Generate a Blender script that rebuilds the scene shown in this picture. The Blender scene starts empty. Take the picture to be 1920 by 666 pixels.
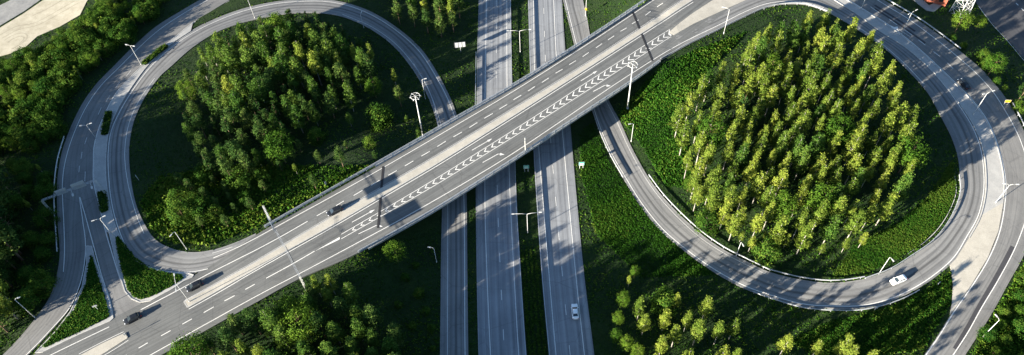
import bpy, bmesh, math, random
import numpy as np
from mathutils import Vector, Matrix
from mathutils.geometry import delaunay_2d_cdt

random.seed(7); RNG = np.random.default_rng(11)
SC = bpy.context.scene
COL = SC.collection

# ------------------------------------------------------------------ camera
PXW, PXH, FPX, CAMZ = 1920.0, 666.0, 1494.0, 196.0
_d = np.array([67.0, -1108.0, -FPX]); _d /= np.linalg.norm(_d)
_Z = -_d; _f = np.array([0, 0, -1.0]); _Y = _f - _Z * _f.dot(_Z); _Y /= np.linalg.norm(_Y); _X = np.cross(_Y, _Z)
ROT = np.array([_X, _Y, _Z])
cam_d = bpy.data.cameras.new('camera'); cam = bpy.data.objects.new('camera', cam_d); COL.objects.link(cam)
cam_d.sensor_fit = 'HORIZONTAL'; cam_d.sensor_width = 36.0; cam_d.lens = FPX / PXW * 36.0
cam_d.clip_start = 1.0; cam_d.clip_end = 6000.0
M = Matrix([[*map(float, r)] for r in ROT]).to_4x4(); M.translation = Vector((0, 0, CAMZ)); cam.matrix_world = M
SC.camera = cam

# ------------------------------------------------------------------ sky, sun, exposure
SUN_HEAD, SUN_EL = 29.5, 12.5          # heading of the light on the ground (from +x towards +y), elevation
world = bpy.data.worlds.new('World'); SC.world = world; world.use_nodes = True
wn = world.node_tree.nodes; wl = world.node_tree.links
sky = wn.new('ShaderNodeTexSky'); sky.sky_type = 'NISHITA'; sky.sun_disc = False
sky.sun_elevation = math.radians(SUN_EL)
sx, sy = -math.cos(math.radians(SUN_HEAD)), -math.sin(math.radians(SUN_HEAD))   # towards the sun
sky.sun_rotation = math.atan2(sx, sy)
sky.air_density = 1.0; sky.dust_density = 0.6; sky.ozone_density = 3.0
bg = wn['Background']; bg.inputs['Strength'].default_value = 0.052
wl.new(sky.outputs['Color'], bg.inputs['Color'])
sun_d = bpy.data.lights.new('sun', 'SUN'); sun = bpy.data.objects.new('sun', sun_d); COL.objects.link(sun)
sun_d.energy = 5.0; sun_d.angle = math.radians(0.5); sun_d.color = (1.0, 0.905, 0.75)
tosun = Vector((sx * math.cos(math.radians(SUN_EL)), sy * math.cos(math.radians(SUN_EL)), math.sin(math.radians(SUN_EL))))
sun.rotation_euler = tosun.to_track_quat('Z', 'Y').to_euler(); sun.location = tosun * 400
vs = SC.view_settings
vs.view_transform = 'Standard'; vs.look = 'None'; vs.exposure = 2.58; vs.gamma = 1.0; vs.use_curve_mapping = False

# ------------------------------------------------------------------ photogrammetry helpers
def at(px, py, z):
    """world point at height z seen at photo pixel (px, py)"""
    v = ROT @ np.array([px - 960.0, 333.0 - py, -FPX]); t = (z - CAMZ) / v[2]
    return np.array([t * v[0], t * v[1], z])
def at_many(P, z):
    P = np.asarray(P, float); V = np.stack([P[:, 0] - 960, 333 - P[:, 1], np.full(len(P), -FPX)], 1) @ ROT.T
    t = (z - CAMZ) / V[:, 2]
    return np.stack([t * V[:, 0], t * V[:, 1], np.broadcast_to(z, t.shape)], 1)

def catmull(P, n):
    """smooth resample of a polyline (k x dim) to n points, equal arc length"""
    P = np.asarray(P, float)
    if len(P) == 2:
        t = np.linspace(0, 1, n)[:, None]; return P[0] * (1 - t) + P[1] * t
    Q = np.vstack([2 * P[0] - P[1], P, 2 * P[-1] - P[-2]]); out = []
    for i in range(1, len(Q) - 2):
        p0, p1, p2, p3 = Q[i - 1], Q[i], Q[i + 1], Q[i + 2]
        d1 = max(np.linalg.norm(p1 - p0) ** .5, 1e-6); d2 = max(np.linalg.norm(p2 - p1) ** .5, 1e-6); d3 = max(np.linalg.norm(p3 - p2) ** .5, 1e-6)
        t0, t1, t2, t3 = 0, d1, d1 + d2, d1 + d2 + d3
        for t in np.linspace(t1, t2, 16, endpoint=False):
            a1 = (t1 - t) / (t1 - t0) * p0 + (t - t0) / (t1 - t0) * p1
            a2 = (t2 - t) / (t2 - t1) * p1 + (t - t1) / (t2 - t1) * p2
            a3 = (t3 - t) / (t3 - t2) * p2 + (t - t2) / (t3 - t2) * p3
            b1 = (t2 - t) / (t2 - t0) * a1 + (t - t0) / (t2 - t0) * a2
            b2 = (t3 - t) / (t3 - t1) * a2 + (t - t1) / (t3 - t1) * a3
            out.append((t2 - t) / (t2 - t1) * b1 + (t - t1) / (t2 - t1) * b2)
    out.append(P[-1]); out = np.array(out)
    s = np.r_[0, np.cumsum(np.linalg.norm(np.diff(out, axis=0), axis=1))]
    u = np.linspace(0, s[-1], n)
    return np.stack([np.interp(u, s, out[:, k]) for k in range(out.shape[1])], 1)
def arclen(P):
    return np.r_[0, np.cumsum(np.linalg.norm(np.diff(P, axis=0), axis=1))]

# ------------------------------------------------------------------ traced road edges (photo pixels) and heights
ROADS = {}
def trace(key, L, R, z, n):
    L = catmull(L, n); R = catmull(R, n); zz = np.interp(np.linspace(0, 1, n), np.linspace(0, 1, len(z)), z)
    ROADS[key] = (at_many(L, zz), at_many(R, zz))

# overpass: upper edge / lower edge, bottom left to top right
OV_L = [(-150, 772), (-30, 712), (80, 656), (207, 598), (262, 570), (362, 516), (430, 474), (480, 440), (640, 350), (724, 302), (842, 234), (960, 166), (1080, 91), (1214, 2), (1300, -60), (1390, -128)]
OV_R = [(60, 800), (180, 735), (300, 667), (400, 612), (480, 568), (560, 524), (660, 480), (740, 436), (820, 390), (890, 346), (960, 301), (1080, 221), (1174, 159), (1234, 116), (1290, 76), (1345, 34), (1400, -10), (1500, -92)]
trace('ov', OV_L, OV_R, [5.6, 6.0, 6.4, 6.9, 7.3, 7.6, 7.8, 7.8, 7.7], 110)
# left loop: outer edge / inner edge, from the overpass round and down under the bridge
LL_O = [(470, 470), (410, 500), (378, 510), (345, 514), (310, 511), (280, 503), (253, 490), (232, 465), (217, 428), (206, 383), (199, 333), (199, 285), (205, 243), (222, 203), (247, 163), (278, 122), (318, 85), (358, 58), (386, 43), (447, 19), (510, 4), (560, -1), (611, -1), (655, 7), (700, 24), (750, 56), (790, 92), (822, 140), (845, 185), (858, 222), (868, 270), (873, 320), (875, 380), (876, 470), (877, 570), (878, 663), (880, 760)]
LL_I = [(480, 437), (440, 455), (400, 468), (360, 473), (320, 465), (290, 448), (270, 418), (255, 383), (245, 333), (242, 280), (250, 230), (270, 185), (300, 143), (321, 124), (357, 92), (401, 63), (437, 48), (485, 35), (529, 27), (584, 24), (640, 31), (690, 52), (735, 84), (770, 125), (797, 170), (815, 215), (822, 245), (828, 300), (829, 345), (829, 388), (827, 470), (826, 570), (825, 663), (824, 760)]
trace('ll', LL_O, LL_I, [6.7, 6.3, 5.8, 5.2, 4.6, 4.0, 3.4, 2.8, 2.2, 1.6, 1.1, .6, .2, 0, 0, 0, 0, 0], 190)
# outer left ramp with its two branches
OL_L = [(470, -60), (420, -26), (374, 0), (340, 20), (292, 50), (250, 87), (214, 123), (180, 158), (155, 193), (134, 235), (119, 275), (111, 310), (107, 345), (107, 385), (109, 430), (112, 470), (109, 503), (95, 553), (65, 598), (30, 640), (-20, 690), (-70, 740)]
OL_R = [(540, -70), (490, -36), (430, 0), (362, 43), (322, 75), (282, 110), (252, 138), (222, 170), (202, 205), (187, 240), (178, 275), (177, 305), (177, 338), (168, 385), (162, 420), (163, 455), (160, 490), (151, 533), (131, 578), (101, 615), (62, 657), (20, 700)]
trace('ol', OL_L, OL_R, [2.3, 2.6, 3.0, 3.5, 4.0, 4.5, 5.0, 5.4, 5.8, 5.7, 5.6], 110)
OB_L = [(146, 352), (150, 372), (160, 405), (175, 460), (190, 515), (205, 560), (213, 600), (222, 625)]
OB_R = [(176, 330), (186, 376), (201, 436), (216, 486), (229, 526), (244, 554), (263, 568), (290, 580)]
trace('ob', OB_L, OB_R, [4.4, 4.9, 5.5, 6.0, 6.2, 6.3], 44)
# motorway carriageways
trace('ml', [(905, -520), (899, -160), (897.5, 0), (895, 90), (893.5, 198), (892, 330), (893, 466), (897, 663), (903, 820)],
      [(958, -520), (957, -160), (958, 0), (960.5, 159), (965, 270), (969, 380), (976, 500), (987, 663), (1000, 820)], [0, 0], 90)
trace('mr', [(976, -520), (985, -160), (990, 0), (994, 138), (999, 260), (1006, 380), (1015, 510), (1029, 663), (1044, 820)],
      [(1036, -520), (1050, -160), (1054, 0), (1061, 110), (1070, 240), (1082, 380), (1096, 520), (1114, 663), (1134, 820)], [0, 0], 90)
# right loop: outer edge / inner edge, from the overpass round and down under the bridge
RL_O = [(1230, 90), (1262, 66), (1300, 46), (1350, 22), (1399, -1), (1440, -14), (1490, -20), (1530, -14), (1564, 0), (1607, 27), (1652, 60), (1692, 85), (1737, 122), (1772, 160), (1803, 200), (1828, 240), (1843, 280), (1849, 333), (1847, 370), (1837, 409), (1817, 446), (1792, 486), (1752, 521), (1712, 546), (1667, 567), (1615, 578), (1565, 579), (1505, 575), (1440, 557), (1400, 543), (1360, 523), (1320, 498), (1280, 468), (1238, 432), (1197, 381), (1169, 335), (1144, 291), (1124, 246), (1110, 205), (1098, 160), (1087, 115), (1078, 87), (1066, 40), (1056, 0), (1048, -60), (1044, -140)]
RL_I = [(1240, 112), (1300, 79), (1342, 59), (1388, 36), (1439, 14), (1474, 8), (1510, 9), (1535, 16), (1562, 28), (1615, 60), (1665, 96), (1705, 135), (1740, 175), (1765, 220), (1785, 260), (1796, 295), (1800, 333), (1801, 358), (1790, 393), (1770, 428), (1745, 455), (1710, 480), (1670, 505), (1630, 520), (1590, 528), (1550, 530), (1495, 523), (1440, 509), (1400, 490), (1360, 470), (1320, 443), (1280, 408), (1242, 368), (1216, 333), (1186, 280), (1161, 225), (1140, 185), (1122, 130), (1107, 70), (1101, 35), (1093, 0), (1085, -60), (1080, -140)]
trace('rl', RL_O, RL_I, [7.75, 7.7, 7.6, 7.4, 7.1, 6.7, 6.2, 5.6, 5.0, 4.3, 3.6, 2.9, 2.2, 1.5, .9, .4, .1, 0, 0, 0, 0], 200)
# outer right ramp
OR_I = [(1440, -110), (1520, -50), (1588, 0), (1623, 22), (1663, 47), (1703, 77), (1743, 112), (1783, 150), (1818, 185), (1848, 225), (1868, 270), (1882, 333), (1882, 373), (1872, 433), (1852, 483), (1822, 533), (1787, 583), (1756, 633), (1733, 666), (1680, 750)]
OR_O = [(1560, -70), (1655, -2), (1720, 37), (1765, 68), (1806, 100), (1846, 134), (1876, 168), (1897, 200), (1916, 235), (1932, 268), (1944, 310), (1948, 350), (1944, 400), (1922, 474), (1890, 533), (1860, 588), (1830, 635), (1810, 666), (1750, 760)]
trace('or', OR_I, OR_O, [7.5, 7.4, 7.2, 6.9, 6.4, 5.9, 5.3, 4.7, 4.2, 3.7, 3.2], 120)
# far street in the top right corner
trace('fs', [(1790, -60), (1835, 12), (1859, 42), (1890, 75), (1920, 111), (1990, 190)], [(1900, -80), (1960, -10), (1985, 20), (2015, 55), (2050, 95), (2110, 160)], [3.0, 3.0], 30)

# overpass height and where it is a bridge
_ovc = (ROADS['ov'][0] + ROADS['ov'][1]) / 2
_ovd = _ovc[-1] - _ovc[0]; _ovd[2] = 0; _ovd /= np.linalg.norm(_ovd)
_ovt = _ovc @ _ovd
def z_ov(x, y): return np.interp(x * _ovd[0] + y * _ovd[1], _ovt, _ovc[:, 2])
J1 = [at(719, 311, 7.2)[:2], at(709, 430, 7.1)[:2]]; J2 = [at(1186, 22, 7.8)[:2], at(1224, 116, 7.7)[:2]]
def side(J, x, y):
    d = J[1] - J[0]; d = d / np.linalg.norm(d); n = np.array([-d[1], d[0]])
    if n @ _ovd[:2] < 0: n = -n
    return (x - J[0][0]) * n[0] + (y - J[0][1]) * n[1]
def bridge_w(x, y):
    return np.clip(np.minimum((side(J1, x, y) + 48.0) / 10.0, (-side(J2, x, y) + 11.0) / 5.0), 0, 1)

# ------------------------------------------------------------------ height field
ctrl = []
def add_ctrl(p, gap=3.0):
    ctrl.append(p)
for key in ('ml', 'mr', 'll', 'rl', 'or', 'ol', 'ob', 'ov', 'fs'):
    L, R = ROADS[key]; acc = 0; last = None
    for i in range(len(L)):
        c = (L[i] + R[i]) / 2
        if last is not None and np.linalg.norm(c - last) < 5.5: continue
        last = c
        for p in (L[i] * 1.0, c, R[i] * 1.0):
            if key == 'ov' and side(J1, p[0], p[1]) > .5 and side(J2, p[0], p[1]) < -.5: continue
            add_ctrl(p)
for px, py, z in [(0, 60, 1.5), (120, 60, 1.3), (60, 170, 1.6), (0, 300, 3), (-120, 420, 4), (-250, 300, 3), (0, 500, 4.5), (-150, 640, 5), (-200, 100, 1.5), (200, -80, 1.2),
                  (340, 300, 3.2), (430, 220, 2.4), (540, 150, 1.8), (650, 150, .9), (720, 220, .6), (560, 300, 2.4), (450, 400, 4.6), (700, 40, .4), (800, 60, 0), (760, 330, 2.5),
                  (560, 640, 3.2), (700, 560, 2.0), (760, 600, .8), (640, 700, 2.0), (400, 700, 4.0),
                  (1400, 200, 4.4), (1500, 150, 5.4), (1500, 300, 3.6), (1600, 250, 4.6), (1400, 330, 2.6), (1250, 230, 3.2), (1300, 300, 2.4), (1650, 400, 4.0), (1500, 420, 2.4),
                  (1150, 450, .2), (1250, 560, .4), (1400, 620, .8), (1550, 640, 1.6), (1650, 640, 2.4), (1300, 720, .4), (1150, 140, 1.0), (1190, 40, 2.4), (1180, -60, 1.0),
                  (1780, 10, 4.8), (1880, 160, 4.0), (1950, 250, 4.0), (1900, 620, 2.6), (2000, 500, 2.6), (2050, 300, 3.0), (780, 470, .4), (1000, 350, 0), (980, 600, 0), (975, 60, 0)]:
    ctrl.append(at(px, py, z))
C = np.array(ctrl); keep = []
for i in range(len(C)):
    if all((C[i, 0] - C[j, 0]) ** 2 + (C[i, 1] - C[j, 1]) ** 2 > 2.4 ** 2 for j in keep): keep.append(i)
C = C[keep]
D = np.hypot(C[:, None, 0] - C[None, :, 0], C[:, None, 1] - C[None, :, 1])
n = len(C); A = np.zeros((n + 1, n + 1)); A[:n, :n] = -D + np.eye(n) * .6; A[:n, n] = 1; A[n, :n] = 1
sol = np.linalg.solve(A, np.r_[C[:, 2], 0]); Wt, C0 = sol[:n], sol[n]
GX0, GX1, GY0, GY1 = -250, 250, 50, 290
gx = np.arange(GX0, GX1 + 1.0); gy = np.arange(GY0, GY1 + 1.0)
HG = np.zeros((len(gy), len(gx)))
for r, yv in enumerate(gy):
    HG[r] = C0 - np.hypot(gx[:, None] - C[None, :, 0], yv - C[None, :, 1]) @ Wt
def blur(Aa, k):
    P = np.pad(Aa, k, mode='edge'); out = np.zeros_like(Aa); c = 0
    for i in range(-k, k + 1):
        w = math.exp(-i * i / (k * .6) ** 2); c += w; out += w * P[k + i:k + i + Aa.shape[0], k:-k]
    out /= c; P = np.pad(out, k, mode='edge'); o2 = np.zeros_like(Aa)
    for i in range(-k, k + 1):
        w = math.exp(-i * i / (k * .6) ** 2); o2 += w * P[k:-k, k + i:k + i + Aa.shape[1]]
    return o2 / c
HG = blur(HG, 2)
# keep the ground below the overpass deck near the abutments
_GX, _GY = np.meshgrid(gx, gy); _w = bridge_w(_GX, _GY); _zo = z_ov(_GX, _GY)
_lat = np.abs((_GX - np.interp(_GX * _ovd[0] + _GY * _ovd[1], _ovt, _ovc[:, 0])) * -_ovd[1] + (_GY - np.interp(_GX * _ovd[0] + _GY * _ovd[1], _ovt, _ovc[:, 1])) * _ovd[0])
HG = np.where((_w > 0) & (_lat < 16), np.minimum(HG, _zo - .3 * _w), HG)
def H(x, y):
    x = np.asarray(x, float); y = np.asarray(y, float)
    fx = np.clip(x - GX0, 0, len(gx) - 1.001); fy = np.clip(y - GY0, 0, len(gy) - 1.001)
    i = fx.astype(int); j = fy.astype(int); u = fx - i; v = fy - j
    return (HG[j, i] * (1 - u) + HG[j, i + 1] * u) * (1 - v) + (HG[j + 1, i] * (1 - u) + HG[j + 1, i + 1] * u) * v
def S_ov(x, y):
    w = bridge_w(x, y); return H(x, y) * (1 - w) + z_ov(x, y) * w
def on(px, py, surf=H):
    z = 3.0
    for _ in range(9):
        p = at(px, py, z); z = float(surf(p[0], p[1]))
    return np.array([p[0], p[1], z])
def on_many(P, surf=H):
    P = np.asarray(P, float); z = np.full(len(P), 3.0)
    for _ in range(9):
        Q = at_many(P, z); z = surf(Q[:, 0], Q[:, 1])
    return np.stack([Q[:, 0], Q[:, 1], z], 1)

# ------------------------------------------------------------------ object helpers
def meta(o, label=None, cat=None, group=None, kind=None):
    if label: o['label'] = label
    if cat: o['category'] = cat
    if group: o['group'] = group
    if kind: o['kind'] = kind
    return o
def new_mesh(name, V, F, mats, uv=None, smooth=False, mi=None, attr=None):
    me = bpy.data.meshes.new(name); me.from_pydata([tuple(map(float, v)) for v in V], [], [tuple(map(int, f)) for f in F])
    for m in (mats if isinstance(mats, (list, tuple)) else [mats]): me.materials.append(m)
    if uv is not None:
        ul = me.uv_layers.new(name='UVMap'); vi = np.zeros(len(me.loops), int); me.loops.foreach_get('vertex_index', vi)
        ul.data.foreach_set('uv', np.asarray(uv, float)[vi].ravel())
    if mi is not None: me.polygons.foreach_set('material_index', np.asarray(mi, np.int32))
    if attr is not None:
        a = me.attributes.new('tone', 'FLOAT', 'POINT'); a.data.foreach_set('value', np.asarray(attr, np.float32))
    if smooth: me.polygons.foreach_set('use_smooth', np.ones(len(me.polygons), bool))
    me.update(); return me
def link(name, me, parent=None, loc=None):
    o = bpy.data.objects.new(name, me); COL.objects.link(o)
    if parent is not None: o.parent = parent
    if loc is not None: o.location = tuple(map(float, loc))
    return o
def thing(name, loc, label, cat, group=None, rz=0.0):
    o = bpy.data.objects.new(name, None); COL.objects.link(o); o.location = tuple(map(float, loc)); o.rotation_euler = (0, 0, rz)
    o.empty_display_size = .5
    return meta(o, label, cat, group)
class MB:
    """collects shapes into one mesh"""
    def __init__(s): s.v = []; s.f = []
    def add(s, V, F):
        b = len(s.v); s.v += [tuple(map(float, p)) for p in V]; s.f += [tuple(i + b for i in q) for q in F]; return s
    def box(s, c, d, rz=0.0, taper=1.0):
        c = np.asarray(c, float); hx, hy, hz = d[0] / 2, d[1] / 2, d[2] / 2; ca, sa = math.cos(rz), math.sin(rz); V = []
        for sz in (-1, 1):
            k = taper if sz > 0 else 1
            for a, b in ((-1, -1), (1, -1), (1, 1), (-1, 1)):
                x, y = a * hx * k, b * hy * k; V.append((c[0] + x * ca - y * sa, c[1] + x * sa + y * ca, c[2] + sz * hz))
        return s.add(V, [(3, 2, 1, 0), (4, 5, 6, 7), (0, 1, 5, 4), (1, 2, 6, 5), (2, 3, 7, 6), (3, 0, 4, 7)])
    def tube(s, P, r, n=6, cap=True):
        P = [Vector(tuple(map(float, p))) for p in P]; r = [r] * len(P) if np.isscalar(r) else r; V = []; F = []
        for i, p in enumerate(P):
            t = (P[min(i + 1, len(P) - 1)] - P[max(i - 1, 0)]).normalized()
            a = t.orthogonal().normalized() if i == 0 else (a - t * a.dot(t)).normalized()
            b = t.cross(a)
            for k in range(n):
                q = 2 * math.pi * k / n; V.append(p + (a * math.cos(q) + b * math.sin(q)) * r[i])
        for i in range(len(P) - 1):
            for k in range(n): F.append((i * n + k, i * n + (k + 1) % n, (i + 1) * n + (k + 1) % n, (i + 1) * n + k))
        if cap: F += [tuple(range(n))[::-1], tuple((len(P) - 1) * n + k for k in range(n))]
        return s.add(V, F)
    def bar(s, a, b, w, h):
        a = np.asarray(a, float); b = np.asarray(b, float); d = b - a; d /= np.linalg.norm(d)
        up = np.array([0, 0, 1.0]) if abs(d[2]) < .95 else np.array([1.0, 0, 0])
        sd = np.cross(d, up); sd /= np.linalg.norm(sd); u2 = np.cross(sd, d); V = []
        for p in (a, b):
            for q, t in ((-1, -1), (1, -1), (1, 1), (-1, 1)): V.append(p + sd * q * w / 2 + u2 * t * h / 2)
        return s.add(V, [(3, 2, 1, 0), (4, 5, 6, 7), (0, 1, 5, 4), (1, 2, 6, 5), (2, 3, 7, 6), (3, 0, 4, 7)])
    def build(s, name, mat, parent=None, smooth=False): return link(name, new_mesh(name, s.v, s.f, mat, smooth=smooth), parent)
    def mesh(s, name, mat, smooth=False): return new_mesh(name, s.v, s.f, mat, smooth=smooth)

# ------------------------------------------------------------------ materials
def mat(name):
    m = bpy.data.materials.new(name); m.use_nodes = True; nt = m.node_tree; b = nt.nodes['Principled BSDF']; b.inputs['Roughness'].default_value = .9
    b.inputs['Specular IOR Level'].default_value = .25
    return m, nt, b
def nd(nt, t, **kw):
    x = nt.nodes.new(t)
    for k, v in kw.items(): setattr(x, k, v)
    return x
def noise(nt, vec, scale, detail=4, rough=.6):
    x = nd(nt, 'ShaderNodeTexNoise'); x.inputs['Scale'].default_value = scale; x.inputs['Detail'].default_value = detail; x.inputs['Roughness'].default_value = rough
    if vec is not None: nt.links.new(vec, x.inputs['Vector'])
    return x.outputs['Fac']
def ramp(nt, fac, stops):
    x = nd(nt, 'ShaderNodeValToRGB'); e = x.color_ramp.elements
    while len(e) < len(stops): e.new(.5)
    for i, (p, c) in enumerate(stops): e[i].position = p; e[i].color = (*c, 1) if len(c) == 3 else c
    nt.links.new(fac, x.inputs['Fac']); return x.outputs['Color']
def mapping(nt, src, scale):
    x = nd(nt, 'ShaderNodeMapping'); x.inputs['Scale'].default_value = scale; nt.links.new(src, x.inputs['Vector']); return x.outputs['Vector']
def mixc(nt, fac, a, b, mode='MIX'):
    x = nd(nt, 'ShaderNodeMix', data_type='RGBA', blend_type=mode)
    if np.isscalar(fac): x.inputs[0].default_value = fac
    else: nt.links.new(fac, x.inputs[0])
    for i, c in ((6, a), (7, b)):
        if isinstance(c, tuple): x.inputs[i].default_value = (*c, 1)
        else: nt.links.new(c, x.inputs[i])
    return x.outputs[2]
def plain(name, col, rough=.6, metal=0.0, var=.12, scale=3.0):
    m, nt, b = mat(name); tc = nd(nt, 'ShaderNodeTexCoord')
    f = noise(nt, tc.outputs['Object'], scale)
    c = ramp(nt, f, [(.3, tuple(k * (1 - var) for k in col)), (.7, tuple(min(1, k * (1 + var)) for k in col))])
    nt.links.new(c, b.inputs['Base Color']); b.inputs['Roughness'].default_value = rough; b.inputs['Metallic'].default_value = metal
    return m
def asphalt(name, col, dark, tracks=.5, lanes=3.6, stripes=()):
    """uv: x metres across, y metres along"""
    m, nt, b = mat(name); uv = nd(nt, 'ShaderNodeUVMap').outputs['UV']; geo = nd(nt, 'ShaderNodeNewGeometry')
    streak = noise(nt, mapping(nt, uv, (1.3, .018, 1)), 1.0, 5, .65)
    blot = noise(nt, geo.outputs['Position'], .09, 5, .65)
    grain = noise(nt, geo.outputs['Position'], 5.0, 3, .8)
    c = ramp(nt, streak, [(.36, dark), (.60, col)])
    if tracks > 0:
        sp = nd(nt, 'ShaderNodeSeparateXYZ'); nt.links.new(uv, sp.inputs[0])
        w = nd(nt, 'ShaderNodeMath', operation='MULTIPLY'); nt.links.new(sp.outputs['X'], w.inputs[0]); w.inputs[1].default_value = 2 * math.pi / lanes * 2
        s = nd(nt, 'ShaderNodeMath', operation='SINE'); nt.links.new(w.outputs[0], s.inputs[0])
        mr = nd(nt, 'ShaderNodeMapRange'); nt.links.new(s.outputs[0], mr.inputs['Value']); mr.inputs['From Min'].default_value = .1; mr.inputs['From Max'].default_value = 1; mr.inputs['To Max'].default_value = tracks
        br = noise(nt, mapping(nt, uv, (.4, .02, 1)), 1.0, 2, .5)
        mm = nd(nt, 'ShaderNodeMath', operation='MULTIPLY'); nt.links.new(mr.outputs[0], mm.inputs[0]); nt.links.new(br, mm.inputs[1])
        c = mixc(nt, mm.outputs[0], c, tuple(k * .45 for k in dark))
    c = mixc(nt, .36, c, ramp(nt, blot, [(.3, tuple(k * .75 for k in dark)), (.7, tuple(k * 1.12 for k in col))]))
    vo = nd(nt, 'ShaderNodeTexVoronoi', feature='DISTANCE_TO_EDGE'); vo.inputs['Scale'].default_value = .11; nt.links.new(geo.outputs['Position'], vo.inputs['Vector'])
    cq = nd(nt, 'ShaderNodeMapRange'); nt.links.new(vo.outputs['Distance'], cq.inputs['Value']); cq.inputs['From Min'].default_value = .018; cq.inputs['From Max'].default_value = .004; cq.inputs['To Max'].default_value = .38
    cm = nd(nt, 'ShaderNodeMath', operation='MULTIPLY'); nt.links.new(cq.outputs[0], cm.inputs[0]); nt.links.new(noise(nt, geo.outputs['Position'], .05, 2), cm.inputs[1])
    c = mixc(nt, cm.outputs[0], c, (.03, .03, .032))
    st_ = ramp(nt, noise(nt, geo.outputs['Position'], .7, 4, .7), [(.60, (1, 1, 1)), (.74, (.72, .72, .72))]); c = mixc(nt, .8, c, st_, 'MULTIPLY')
    for u0, wd, st in stripes:      # rubbed-in wheel track
        sp = nd(nt, 'ShaderNodeSeparateXYZ'); nt.links.new(uv, sp.inputs[0]); wob = noise(nt, mapping(nt, uv, (.05, .03, 1)), 1.0, 2)
        e = nd(nt, 'ShaderNodeMath', operation='MULTIPLY_ADD'); nt.links.new(wob, e.inputs[0]); e.inputs[1].default_value = 1.6; e.inputs[2].default_value = -u0 - .8
        e2 = nd(nt, 'ShaderNodeMath', operation='ADD'); nt.links.new(sp.outputs['X'], e2.inputs[0]); nt.links.new(e.outputs[0], e2.inputs[1])
        e3 = nd(nt, 'ShaderNodeMath', operation='ABSOLUTE'); nt.links.new(e2.outputs[0], e3.inputs[0])
        q = nd(nt, 'ShaderNodeMapRange', interpolation_type='SMOOTHSTEP'); nt.links.new(e3.outputs[0], q.inputs['Value']); q.inputs['From Min'].default_value = wd; q.inputs['From Max'].default_value = 0; q.inputs['To Max'].default_value = st
        c = mixc(nt, q.outputs[0], c, tuple(k * .4 for k in dark))
    c = mixc(nt, .35, c, ramp(nt, grain, [(.25, (.25, .25, .25)), (.75, (.75, .75, .75))]), 'OVERLAY')
    nt.links.new(c, b.inputs['Base Color'])
    bp = nd(nt, 'ShaderNodeBump'); bp.inputs['Strength'].default_value = .25; bp.inputs['Distance'].default_value = .03; nt.links.new(grain, bp.inputs['Height']); nt.links.new(bp.outputs[0], b.inputs['Normal'])
    b.inputs['Roughness'].default_value = .88
    return m
def paint(name, col, wear=.35):
    m, nt, b = mat(name); geo = nd(nt, 'ShaderNodeNewGeometry')
    f = noise(nt, geo.outputs['Position'], 2.2, 6, .75)
    c = ramp(nt, f, [(.22, tuple(k * (1 - wear) for k in col)), (.5, col)])
    nt.links.new(c, b.inputs['Base Color']); b.inputs['Roughness'].default_value = .7
    return m
def leafmat(name, c1, c2, c3, trans=.35):
    m, nt, b = mat(name); oi = nd(nt, 'ShaderNodeObjectInfo'); at_ = nd(nt, 'ShaderNodeAttribute', attribute_name='tone')
    c = ramp(nt, at_.outputs['Fac'], [(.0, c1), (.55, c2), (1.0, c3)])
    hs = nd(nt, 'ShaderNodeHueSaturation'); nt.links.new(c, hs.inputs['Color'])
    a = nd(nt, 'ShaderNodeMapRange'); nt.links.new(oi.outputs['Random'], a.inputs['Value']); a.inputs['To Min'].default_value = .485; a.inputs['To Max'].default_value = .52; nt.links.new(a.outputs[0], hs.inputs['Hue'])
    a2 = nd(nt, 'ShaderNodeMapRange'); nt.links.new(oi.outputs['Random'], a2.inputs['Value']); a2.inputs['To Min'].default_value = 1.25; a2.inputs['To Max'].default_value = .75; nt.links.new(a2.outputs[0], hs.inputs['Value'])
    nt.links.new(hs.outputs[0], b.inputs['Base Color']); b.inputs['Roughness'].default_value = .8; b.inputs['Specular IOR Level'].default_value = .04
    tr = nd(nt, 'ShaderNodeBsdfTranslucent'); nt.links.new(hs.outputs[0], tr.inputs['Color'])
    mx = nd(nt, 'ShaderNodeMixShader'); mx.inputs[0].default_value = trans
    nt.links.new(b.outputs[0], mx.inputs[1]); nt.links.new(tr.outputs[0], mx.inputs[2]); nt.links.new(mx.outputs[0], nt.nodes['Material Output'].inputs['Surface'])
    return m

MA_OV = asphalt('asphalt_overpass', (.134, .137, .134), (.078, .081, .082), .35)
MA_MW = asphalt('asphalt_motorway', (.25, .26, .272), (.135, .143, .157), .75, 3.75)
MA_LOOP = asphalt('asphalt_loop', (.205, .205, .202), (.120, .122, .125), .35, 3.6, ((3.9, .7, .7), (2.2, .5, .35), (5.6, .5, .3)))
MA_RAMP = asphalt('asphalt_ramp', (.18, .178, .173), (.115, .115, .115), .45)
MA_DARK = asphalt('asphalt_street', (.075, .075, .08), (.05, .05, .055), .2)
MA_PATCH = asphalt('asphalt_new_patch', (.05, .05, .055), (.035, .035, .04), 0)
M_WHITE = paint('white_road_paint', (.58, .572, .545), .55)
M_WORN = paint('worn_road_paint', (.46, .455, .44), .55)
M_JOINT = plain('rubber_joint', (.02, .02, .022), .7)
M_KERB = plain('granite_kerb', (.34, .335, .32), .85, 0, .18, 1.2)
M_STEEL = plain('galvanised_steel', (.36, .38, .40), .45, .35, .15, 2)
M_LAMP = plain('pale_pole_paint', (.42, .43, .43), .5, .0, .06, 2)
M_DARKST = plain('dark_steel', (.05, .055, .06), .5, .4)
M_GLASSLAMP = plain('lamp_lens', (.8, .8, .78), .3)
def concrete(name, a, bcol):
    m, nt, b = mat(name); geo = nd(nt, 'ShaderNodeNewGeometry')
    f = noise(nt, geo.outputs['Position'], .35, 7, .7); g = noise(nt, geo.outputs['Position'], 4, 3, .7)
    c = mixc(nt, .3, ramp(nt, f, [(.3, a), (.7, bcol)]), ramp(nt, g, [(.3, (.3, .3, .3)), (.7, (.7, .7, .7))]), 'OVERLAY')
    nt.links.new(c, b.inputs['Base Color']); return m
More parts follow.
